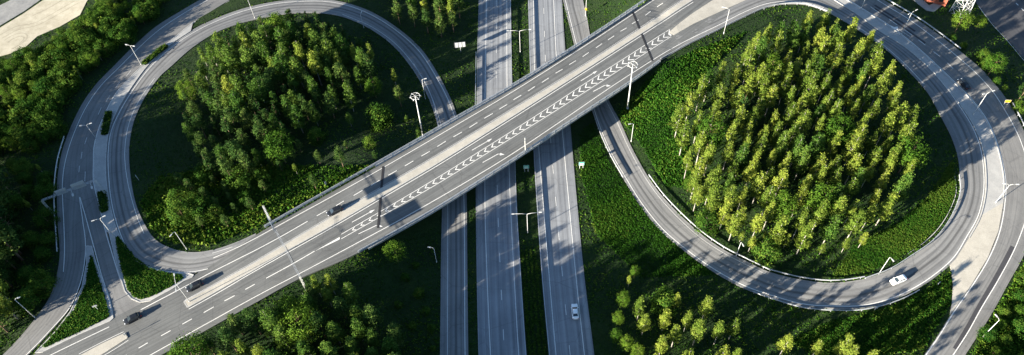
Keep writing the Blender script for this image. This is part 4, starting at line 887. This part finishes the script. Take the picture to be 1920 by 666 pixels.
def make_proto(kind, i):
    rng = np.random.default_rng(hash_(kind) + i * 17)
    if kind == 'birch':
        h = 10.0; z0 = h * rng.uniform(.24, .40); rm = rng.uniform(1.15, 1.65); lean = rng.normal(0, .25, 2)
        tips = crown_tips(h, z0, rm, lambda t: max(.05, (1 - t) ** .75 * min(1, .35 + t * 3.2)), 58, rng, .45); lv_ = leaf_mesh('crown', tips, 32, .23, .14, M_BIRCH, rng); tr = trunk_mesh('trunk', h * .97, .125, tips[::4], M_BARKW, rng)
    elif kind == 'gbirch':
        h = 10.0; z0 = h * rng.uniform(.2, .34); rm = rng.uniform(1.3, 1.9)
        tips = crown_tips(h, z0, rm, lambda t: max(.05, (1 - t) ** .6 * min(1, .4 + t * 3)), 66, rng, .4); lv_ = leaf_mesh('crown', tips, 32, .27, .145, M_GBIRCH, rng); tr = trunk_mesh('trunk', h * .97, .125, tips[::4], M_BARKW, rng)
    elif kind == 'pine':
        h = 10.0; z0 = h * rng.uniform(.22, .38); rm = rng.uniform(1.7, 2.3)
        tips = crown_tips(h, z0, rm, lambda t: max(.08, (1 - t) ** .6 * (.55 + .45 * min(1, t * 5))), 52, rng, .3); lv_ = leaf_mesh('crown', tips, 38, .29, .14, M_PINE, rng); tr = trunk_mesh('trunk', h * .97, .17, tips[::4], M_BARKP, rng)
    elif kind == 'spruce':
        h = 10.0; z0 = h * .12; rm = rng.uniform(1.5, 1.9)
        tips = crown_tips(h, z0, rm, lambda t: max(.03, (1 - t)), 56, rng, .4); lv_ = leaf_mesh('crown', tips, 20, .22, .16, M_SPRUCE, rng); tr = trunk_mesh('trunk', h * .97, .16, tips[::5], M_BARKP, rng)
    elif kind == 'broad':
        h = 10.0; z0 = h * .28; rm = rng.uniform(2.9, 3.5)
        tips = crown_tips(h, z0, rm, lambda t: max(.1, math.sin(math.pi * (t * .86 + .1)) ** .55), 80, rng, .5); lv_ = leaf_mesh('crown', tips, 36, .44, .17, M_BROAD, rng); tr = trunk_mesh('trunk', h * .85, .2, tips[::5], M_BARKP, rng)
    else:  # bush
        h = 10.0; z0 = .6; rm = rng.uniform(4.2, 5.4)
        tips = crown_tips(h, z0, rm, lambda t: max(.1, math.sin(math.pi * (t * .72 + .26)) ** .6), 70, rng, .45); lv_ = leaf_mesh('crown', tips, 34, .78, .32, M_BUSH, rng); tr = trunk_mesh('trunk', h * .7, .22, tips[::5], M_BARKP, rng)
    return tr, lv_
def hash_(s): return sum(ord(c_) * (i + 3) for i, c_ in enumerate(s))
for kind, k in (('birch', 9), ('gbirch', 6), ('pine', 5), ('spruce', 3), ('broad', 3), ('bush', 4)): PROTO[kind] = [make_proto(kind, i) for i in range(k)]
NAMES = {'birch': 'birch_tree', 'gbirch': 'birch_tree', 'pine': 'pine_tree', 'spruce': 'spruce_tree', 'broad': 'broadleaf_tree', 'bush': 'bush'}
NTREE = {}
PLACED = []; TREES = []
def tree(kind, x, y, h, label, group, wide=1.0):
    z = float(H(x, y)) - .14; o = thing(NAMES[kind], (x, y, z), label, 'bush' if kind == 'bush' else 'tree', group, random.uniform(0, 6.28))
    s_ = h / 10.0; o.scale = (s_ * wide, s_ * wide, s_); tr, cr = random.choice(PROTO[kind])
    link('trunk', tr, o); link('crown', cr, o); NTREE[kind] = NTREE.get(kind, 0) + 1; PLACED.append((x, y)); TREES.append((o, x, y, h)); return o
def top_at(px, py, h):
    z = 3.0
    for _ in range(9):
        p = at(px, py, z + h * .97); z = float(H(p[0], p[1]))
    return p[0], p[1]
def fill(poly, kinds, hr, gap, label, group, tries=2500, seed=1, wide=(.9, 1.15), roadgap=0.0, limit=999):
    rng = np.random.default_rng(seed); P = np.asarray(poly, float); x0, y0 = P.min(0); x1, y1 = P.max(0); n_ = 0
    loc = []
    for _ in range(tries):
        if n_ >= limit: break
        px, py = rng.uniform(x0, x1), rng.uniform(y0, y1)
        if not inside(np.array([px]), np.array([py]), P)[0]: continue
        h = rng.uniform(*hr); x, y = top_at(px, py, h)
        if occupied(x, y) or (roadgap and any(occupied(x + a, y + b_) for a, b_ in ((roadgap, 0), (-roadgap, 0), (0, roadgap), (0, -roadgap)))): continue
        if any((x - a) ** 2 + (y - b_) ** 2 < gap ** 2 for a, b_ in loc) or any((x - a) ** 2 + (y - b_) ** 2 < (gap * .75) ** 2 for a, b_ in PLACED): continue
        loc.append((x, y)); r = rng.uniform(); acc = 0
        for kind, w in kinds:
            acc += w
            if r <= acc: break
        lb = label(kind, px, py) if callable(label) else label
        tree(kind, x, y, h, lb, group if not callable(group) else group(kind, px, py), rng.uniform(*wide)); n_ += 1
    return n_
KW = {'birch': 'slim birch', 'gbirch': 'green birch', 'pine': 'green pine', 'spruce': 'dark spruce', 'broad': 'leafy tree', 'bush': 'leafy bush'}
# trees that stand out
for kind, px, py, h, lb in [('broad', 697, 150, 8.5, 'bright green round tree standing apart near the ring mast in the left loop'), ('pine', 744, 162, 10, 'yellowish pine right of the bright green round tree'), ('birch', 736, 130, 8, 'slim birch behind the yellowish pine in the left loop'),
                            ('birch', 628, 96, 13, 'tall birch with pale trunk right of the left grove centre'), ('birch', 690, 82, 11, 'birch at the upper right of the left grove'), ('birch', 660, 86, 11, 'lone birch left of the upper right birch in the left grove'), ('pine', 495, 207, 11, 'broad pine at the lower side of the left grove'), ('pine', 632, 277, 9.5, 'lone pine close to the overpass rail in the left loop'),
                            ('bush', 589, 243, 5.5, 'small lit bush in the dark middle of the left loop'), ('bush', 690, 258, 4, 'low bush below the bright green round tree'), ('pine', 556, 262, 6, 'small pine left of the small lit bush'), ('pine', 545, 283, 5.5, 'small pine below the dark middle of the left loop'), ('birch', 549, 306, 6, 'small birch above the verge of the overpass'),
                            ('pine', 462, 275, 8, 'pine below the broad pine in the left grove'), ('bush', 487, 322, 5, 'bush beside the verge in the lower left loop'), ('pine', 520, 300, 6, 'young pine in the lower middle of the left loop'), ('pine', 502, 288, 6.5, 'young pine left of the lower middle pine'),
                            ('broad', 737, 460, 9, 'shaded leafy tree below the left bridge abutment'), ('birch', 612, 515, 11, 'birch at the rail below the gantry'), ('birch', 585, 520, 11, 'birch just right of the gantry foot'), ('pine', 575, 535, 10, 'pine at the gantry foot'),
                            ('birch', 1275, 196, 10, 'leftmost small birch at the edge of the right grove'),
                            ('pine', 820, -8, 13, 'big pine at the top edge left of the motorway'), ('birch', 842, -4, 13, 'birch at the top edge left of the motorway'), ('birch', 792, -10, 12, 'leafy birch at the top edge right of the left loop'),
                            ('broad', 1812, 22, 9, 'round bright tree beside the lattice pylon'), ('broad', 1876, 104, 9, 'leafy tree by the dark street at the right'), ('pine', 1936, 150, 11, 'pine at the right edge by the yellow sign'), ('bush', 1858, 108, 4.0, 'bush left of the leafy tree by the dark street'), ('broad', 1843, 30, 6, 'small tree by the dark street')]:
    x, y = top_at(px, py, h); tree(kind, x, y, h, lb, None)
# right loop grove
RG = [(1275, 200), (1300, 150), (1345, 112), (1400, 80), (1440, 48), (1500, 15), (1560, 12), (1610, 35), (1650, 68), (1690, 125), (1715, 180), (1735, 235), (1735, 290), (1715, 340), (1680, 365), (1640, 390), (1600, 405), (1530, 418), (1470, 410), (1400, 405), (1370, 400), (1310, 350), (1300, 320), (1285, 260)]
def rg_label(kind, px, py):
    a = 'upper' if py < 130 else ('lower' if py > 320 else 'middle'); b_ = 'left' if px < 1430 else ('right' if px > 1600 else 'centre'); return "%s in the right grove's %s %s" % (KW[kind], a, b_)
fill(RG, [('birch', .82), ('gbirch', .14), ('broad', .02), ('spruce', .02)], (11.5, 17), 4.1, rg_label, lambda k, px, py: rg_label(k, px, py) + ' trees', 8000, 3, (.78, 1.12), 1.2)
fill([(1400, 425), (1480, 430), (1560, 425), (1640, 410), (1640, 435), (1540, 460), (1470, 462), (1390, 440)], [('birch', .4), ('broad', .3), ('bush', .3)], (5, 8), 4.2, lambda k, px, py: '%s at the right grove bottom edge' % KW[k], lambda k, px, py: k + ' edge trees of the right loop', 500, 4)
fill([(1280, 255), (1310, 330), (1318, 370), (1378, 415), (1400, 440), (1370, 440), (1305, 390), (1290, 330), (1270, 262)], [('birch', .3), ('broad', .4), ('bush', .3)], (4, 7.5), 3.6, lambda k, px, py: '%s along the left edge of the right grove' % KW[k], lambda k, px, py: k + ' left edge trees of the right loop', 500, 44)
# left loop grove
LG = [(335, 120), (385, 78), (440, 38), (520, 18), (580, 14), (640, 42), (680, 78), (690, 120), (650, 160), (610, 180), (570, 205), (530, 240), (480, 290), (430, 305), (370, 285), (345, 240), (325, 180)]
def lg_label(kind, px, py):
    a = 'upper' if py < 90 else ('lower' if py > 200 else 'middle'); return '%s in the %s left grove' % (KW[kind], a)
fill([(400, 60), (450, 35), (640, 50), (640, 100), (500, 120), (470, 180), (420, 170)], [('birch', .35), ('gbirch', .65)], (12.5, 16), 4.6, lambda k, px, py: 'tall lit birch on the upper left grove side', 'tall birches of the left grove', 600, 9, (1.1, 1.35), 1.5, 26)
fill(LG, [('gbirch', .34), ('pine', .36), ('spruce', .28), ('broad', .02)], (8.5, 13.5), 3.9, lg_label, lambda k, px, py: lg_label(k, px, py) + ' trees', 3000, 5, (.95, 1.25), 1.5)
fill([(320, 320), (440, 300), (500, 310), (480, 360), (430, 400), (370, 420), (320, 390)], [('pine', .7), ('bush', .3)], (4, 7.5), 3.8, lambda k, px, py: 'low %s in the lower left loop' % KW[k], lambda k, px, py: k + ' low growth of the left loop', 700, 6, (1, 1.3), 1.5, 38)
fill([(640, 100), (720, 120), (770, 200), (790, 245), (700, 300), (600, 335), (520, 330), (500, 300), (560, 230), (630, 190)], [('pine', .4), ('gbirch', .3), ('bush', .3)], (3.5, 8), 8.5, lambda k, px, py: 'scattered %s in the right of the left loop' % KW[k], lambda k, px, py: k + ' scattered in the left loop', 400, 61, (1, 1.2), 2.0, 16)
fill([(730, -70), (880, -70), (872, 20), (800, 30), (740, 0)], [('pine', .55), ('gbirch', .3), ('spruce', .15)], (9, 13), 4.6, lambda k, px, py: '%s at the top edge beside the motorway' % KW[k], lambda k, px, py: k + ' at the top edge', 600, 71, (1, 1.2), 2.0, 20)
# wood at the bottom, left of the motorway
BC = [(330, 650), (400, 603), (450, 575), (520, 550), (560, 535), (600, 525), (640, 525), (670, 545), (720, 570), (745, 610), (735, 700), (640, 790), (250, 790)]
fill(BC, [('birch', .2), ('gbirch', .4), ('pine', .34), ('broad', .06)], (10, 15), 4.3, lambda k, px, py: '%s in the bottom wood, %s' % (KW[k], 'left part' if px < 480 else ('middle' if px < 610 else 'right part')), lambda k, px, py: '%s %d wood below overpass' % (k, int(px > 480) + int(px > 610)), 3000, 8, (1.0, 1.3), 2.0)
fill([(250, 800), (740, 740), (780, 900), (700, 1080), (200, 1080)], [('pine', .5), ('spruce', .2), ('birch', .3)], (17, 21), 4.8, 'tall tree of the wood beyond the bottom edge', 'tall trees beyond the bottom edge', 1500, 19, (1, 1.3), 2.0, 90)
fill([(560, 672), (735, 668), (790, 720), (790, 900), (540, 900)], [('pine', .6), ('spruce', .4)], (15, 19), 3.6, 'tall conifer at the bottom edge left of motorway', 'tall conifers at the bottom edge', 1500, 29, (1.1, 1.4), 2.0, 70)
# trees at the bottom right of the motorway
for px, py, h, kind in [(1192, 501, 6, 'broad'), (1181, 518, 6, 'birch'), (1170, 550, 8, 'broad'), (1203, 558, 13, 'birch'), (1160, 587, 7, 'broad'), (1157, 620, 7, 'broad'), (1178, 635, 8, 'broad'), (1251, 551, 8, 'bush'), (1272, 551, 9, 'birch'), (1251, 582, 12, 'birch'), (1270, 613, 12, 'birch'), (1245, 631, 13, 'birch'), (1293, 586, 11, 'birch'), (1330, 560, 13, 'birch'), (1314, 603, 14, 'birch'), (1354, 606, 13, 'birch'), (1382, 599, 12, 'birch'), (1295, 656, 13, 'birch'), (1362, 650, 13, 'birch'), (1386, 656, 12, 'birch'), (1198, 650, 8, 'broad'), (1212, 590, 12, 'birch'), (1482, 630, 13, 'birch'), (1542, 638, 11, 'birch'), (1597, 631, 14, 'birch'), (1607, 648, 12, 'birch'), (1644, 659, 12, 'birch'), (1230, 668, 12, 'birch'), (1330, 672, 12, 'birch')]:
    x, y = top_at(px, py, h)
    if not occupied(x, y): tree(kind, x, y, h, '%s in the %s clump right of the motorway' % (KW[kind], 'left' if px < 1230 else ('middle' if px < 1420 else 'right')), '%s patch right of motorway %s' % (kind, 'l' if px < 1230 else ('m' if px < 1420 else 'r')), random.uniform(.9, 1.2) if kind != 'broad' else .7)
fill([(1150, 690), (1400, 690), (1640, 700), (1640, 790), (1140, 790)], [('birch', .8), ('pine', .2)], (11, 15), 5.5, lambda k, px, py: '%s just below the bottom edge right of the motorway' % KW[k], lambda k, px, py: k + ' below the bottom edge', 300, 12)
# bushes of the top left
TLB = [(-60, 135), (0, 108), (50, 86), (110, 52), (165, 12), (200, -20), (300, -20), (275, 12), (235, 42), (198, 75), (165, 105), (130, 135), (100, 170), (85, 210), (110, 235), (70, 255), (30, 265), (-60, 275)]
fill(TLB, [('bush', .74), ('broad', .20), ('birch', .06)], (3.4, 7.0), 2.9, lambda k, px, py: '%s in the thicket %s' % (KW[k], 'by the sandy lot' if py < 135 - px * .6 else 'by the left ramp'), lambda k, px, py: k + (' by the sandy lot' if py < 135 - px * .6 else ' by the left ramp'), 3600, 13, (.9, 1.2), 2.5)
# dark wood on the left
fill([(-330, 300), (-30, 300), (-20, 425), (-250, 470), (-380, 450)], [('spruce', .35), ('pine', .5), ('birch', .15)], (17, 22), 4.6, 'tall tree of the wood beyond the left edge', 'tall trees beyond the left edge', 2500, 14, (1, 1.3), 2.0, 80)
fill([(-230, 440), (-5, 430), (-5, 540), (-30, 585), (-230, 610)], [('spruce', .3), ('pine', .5), ('birch', .2)], (10, 13.5), 3.2, 'smaller tree of the wood beyond the left edge', 'smaller trees beyond the left edge', 2500, 34, (1.2, 1.5), 2.0, 75)
fill([(0, 290), (95, 290), (90, 420), (90, 500), (40, 560), (0, 590)], [('bush', .6), ('pine', .25), ('birch', .15)], (3, 7), 4.5, lambda k, px, py: 'shaded %s left of the ramp' % KW[k], lambda k, px, py: k + ' in the dark left wood', 600, 15, (1, 1.2), 2.0)
# right hand verges
fill([(1700, 40), (1760, 50), (1800, 60), (1850, 90), (1880, 140), (1920, 180), (1920, 220), (1880, 190), (1840, 130), (1780, 85)], [('bush', .8), ('broad', .2)], (1.6, 3.6), 3.2, lambda k, px, py: 'low %s outside the right ramp' % KW[k], lambda k, px, py: k + ' on the right verge', 500, 16, (1, 1.3), 1.2)
fill([(1925, 500), (1925, 680), (1840, 680), (1860, 610), (1890, 560)], [('bush', .85), ('broad', .15)], (2.5, 5), 3.6, lambda k, px, py: '%s in the bottom right corner thicket' % KW[k], lambda k, px, py: k + ' in the bottom right corner', 500, 17, (1, 1.3), 2.0)
fill([(820, 540), (760, 470), (740, 560), (770, 660), (812, 660)], [('bush', 1)], (1.5, 3), 5, 'low dark bush on the verge left of motorway', 'bushes on the shaded verge', 80, 18)

# ------------------------------------------------------------------ labels: which tree of its stand
ORD = ['first', 'second', 'third', 'fourth', 'fifth', 'sixth', 'seventh', 'eighth', 'ninth', 'tenth', 'eleventh', 'twelfth', 'thirteenth', 'fourteenth', 'fifteenth']
def project(p):
    q = ROT.T @ (np.asarray(p) - np.array([0, 0, CAMZ])); return 960 + FPX * q[0] / -q[2], 333 - FPX * q[1] / -q[2]
sets = {}
for o, x, y, h in TREES: sets.setdefault(o['label'], []).append((o, project((x, y, o.location.z + h * .8))))
for lb, mem in sets.items():
    if len(mem) < 2 or 'beyond' in lb or 'below the bottom' in lb: continue
    rows = 1 if len(mem) <= 5 else int(math.ceil(math.sqrt(len(mem) / 1.6))); mem.sort(key=lambda m_: m_[1][1]); per = int(math.ceil(len(mem) / rows))
    for r in range(rows):
        row = sorted(mem[r * per:(r + 1) * per], key=lambda m_: m_[1][0])
        for k, (o, _) in enumerate(row): o['label'] = lb + (', %s row down' % ORD[r] if rows > 1 else '') + ', %s from left' % ORD[k]

# ------------------------------------------------------------------ clipped hedges on the left median
def hedge(a, b_, w, label):
    A, B = on(*a), on(*b_); o = thing('hedge', (A + B) / 2, label, 'hedge', None); rng = np.random.default_rng(int(a[0])); d = (B - A)[:2]; Ln = np.linalg.norm(d); d /= Ln; nn = np.array([-d[1], d[0]]); tips = []
    for _ in range(int(Ln * w * 14)):
        s_, q, z = rng.uniform(-.5, .5), rng.uniform(-.5, .5), rng.uniform(.15, .85); e = (abs(s_) * 2) ** 6 * .35
        p = d * Ln * s_ + nn * w * q * (1 - e); tips.append((p[0], p[1], z + (B[2] - A[2]) * s_))
    link('foliage', leaf_mesh('foliage', np.array(tips), 9, .14, .13, M_BUSH, rng), o)
    c1, c2 = -d * Ln / 2, d * Ln / 2; zz = (B[2] - A[2]) / 2
    MB().bar((c1[0] * .95, c1[1] * .95, .35 - zz), (c2[0] * .95, c2[1] * .95, .35 + zz), w * .8, .6).build('twigs', M_SPRUCE, o)
hedge((268, 122), (313, 86), 2.3, 'clipped oblong hedge nearest the top on the left median'); hedge((205, 210), (197, 254), 2.5, 'clipped oblong hedge in the middle of the left median'); hedge((191, 360), (197, 398), 2.6, 'clipped oblong hedge by the lattice gantry on the left median')

# ------------------------------------------------------------------ planted shrub rows in the motorway median
rng = np.random.default_rng(5); tips = []
for py in np.arange(470, 690, 5.2):
    for k in range(4):
        f = (k + .5) / 4; x0 = 972 + (py - 470) * .074; x1 = 1010 + (py - 470) * .10
        p = on(x0 + 3 + (x1 - x0 - 6) * f, py); tips += [(p[0] + rng.normal(0, .1), p[1] + rng.normal(0, .1), p[2] + .25)] * 2
o = link('median_shrubs', leaf_mesh('median_shrubs', np.array(tips), 16, .2, .16, M_BUSH, rng)); meta(o, 'rows of low dark shrubs planted in the motorway median', 'shrubs', None, 'stuff')

# ------------------------------------------------------------------ grass, weeds and low scrub
def cover(n_, seed, size, label, region=None, tone=(.1, .8), hgt=.5, name='ground_cover'):
    rng = np.random.default_rng(seed); px = rng.uniform(-60, 1980, n_ * 3); py = rng.uniform(-40, 710, n_ * 3) if region is None else rng.uniform(min(q[1] for q in region), max(q[1] for q in region), n_ * 3)
    if region is not None:
        px = rng.uniform(min(q[0] for q in region), max(q[0] for q in region), n_ * 3); k = inside(px, py, np.array(region, float)); px, py = px[k], py[k]
    P = on_many(np.stack([px, py], 1)); k = ~occupied(P[:, 0], P[:, 1])
    P = P[k][:n_]; n_ = len(P)
    lump = np.sin(P[:, 0] * .13 + 1.3 * np.sin(P[:, 1] * .11)) * np.sin(P[:, 1] * .17 + np.sin(P[:, 0] * .07) * 2)
    s = size * rng.uniform(.55, 1.3, n_) * (1 + .35 * lump); per = 4
    c = np.repeat(P, per, 0); ss = np.repeat(s, per)[:, None]; k = len(c); a = rng.uniform(0, 2 * math.pi, k); r = rng.uniform(.1, .8, k)[:, None] * ss
    c = c + np.stack([np.cos(a), np.sin(a), np.zeros(k)], 1) * r; c[:, 2] += (rng.uniform(.05, .9, k)[:, None] * ss * hgt)[:, 0] - .1
    nr = np.stack([np.cos(a) * .7, np.sin(a) * .7, np.full(k, .3)], 1) + rng.normal(0, .4, (k, 3)); nr /= np.linalg.norm(nr, axis=1)[:, None]
    t = np.cross(nr, rng.normal(0, 1, (k, 3))); t /= np.linalg.norm(t, axis=1)[:, None]; b_ = np.cross(nr, t); l = ss * .55; w = ss * .38
    V = np.stack([c - t * l, c - b_ * w, c + t * l, c + b_ * w], 1).reshape(-1, 3)
    tn = np.repeat(np.clip(np.repeat(rng.uniform(*tone, n_) + .22 * lump, per) + rng.normal(0, .08, k), 0, 1), 4)
    o = link(name, new_mesh(name, V, np.arange(4 * k).reshape(k, 4), M_GRASS, attr=tn)); meta(o, label, 'plants', None, 'stuff')
cover(64000, 21, .27, 'short grass and weeds covering the open ground', tone=(.15, .7))
cover(9500, 22, .5, 'low green scrub on the slope by the right end of the bridge', [(1160, 215), (1240, 120), (1330, 85), (1400, 60), (1330, 130), (1280, 190), (1280, 250), (1310, 350), (1250, 350), (1200, 270)], (.2, .8), .8, 'scrub')
cover(7000, 23, .62, 'low green scrub in the sunny lower left of the left loop', [(262, 380), (300, 330), (440, 310), (620, 310), (700, 310), (480, 425), (400, 458), (330, 455), (285, 430)], (.3, .9), .75, 'scrub')
cover(12000, 24, .30, 'tall grass on the lit strip between motorway and right loop', [(1085, 225), (1105, 215), (1140, 300), (1200, 385), (1280, 470), (1340, 515), (1200, 520), (1120, 440), (1090, 330)], (.3, .55), .5, 'tall_grass')
cover(8000, 25, .42, 'weedy scrub on the gore grass below the right loop', [(1560, 600), (1660, 580), (1740, 540), (1782, 510), (1784, 570), (1730, 655), (1560, 680), (1480, 640)], (.2, .95), .8, 'scrub')
cover(10000, 26, .28, 'green grass bank along the inner right of the right loop', [(1560, 520), (1640, 505), (1720, 465), (1780, 400), (1795, 350), (1785, 300), (1740, 370), (1680, 420), (1600, 460)], (.5, .8), .55, 'tall_grass')
cover(3600, 27, .6, 'scrub on the bank along the bottom right corner', [(1925, 490), (1925, 690), (1812, 690), (1850, 615), (1895, 540)], (.2, .9), .8, 'scrub')
def cover_island(P, label, seed):
    rng = np.random.default_rng(seed); X = rng.uniform(P[:, 0].min(), P[:, 0].max(), 9000); Y_ = rng.uniform(P[:, 1].min(), P[:, 1].max(), 9000); k = inside(X, Y_, P[:, :2]); X, Y_ = X[k][:2600], Y_[k][:2600]
    tips = np.stack([X, Y_, H(X, Y_) + .22], 1); o = link('island_grass', leaf_mesh('island_grass', tips, 5, .14, .18, M_GRASS, rng, cen=tips.mean(0) - [0, 0, 60])); meta(o, label, 'grass', None, 'stuff')
cover_island(P1, 'dense grass filling the triangular island at bottom left', 31); cover_island(P2, 'dense grass filling the kerbed island under the left loop', 32)
print('trees', NTREE)
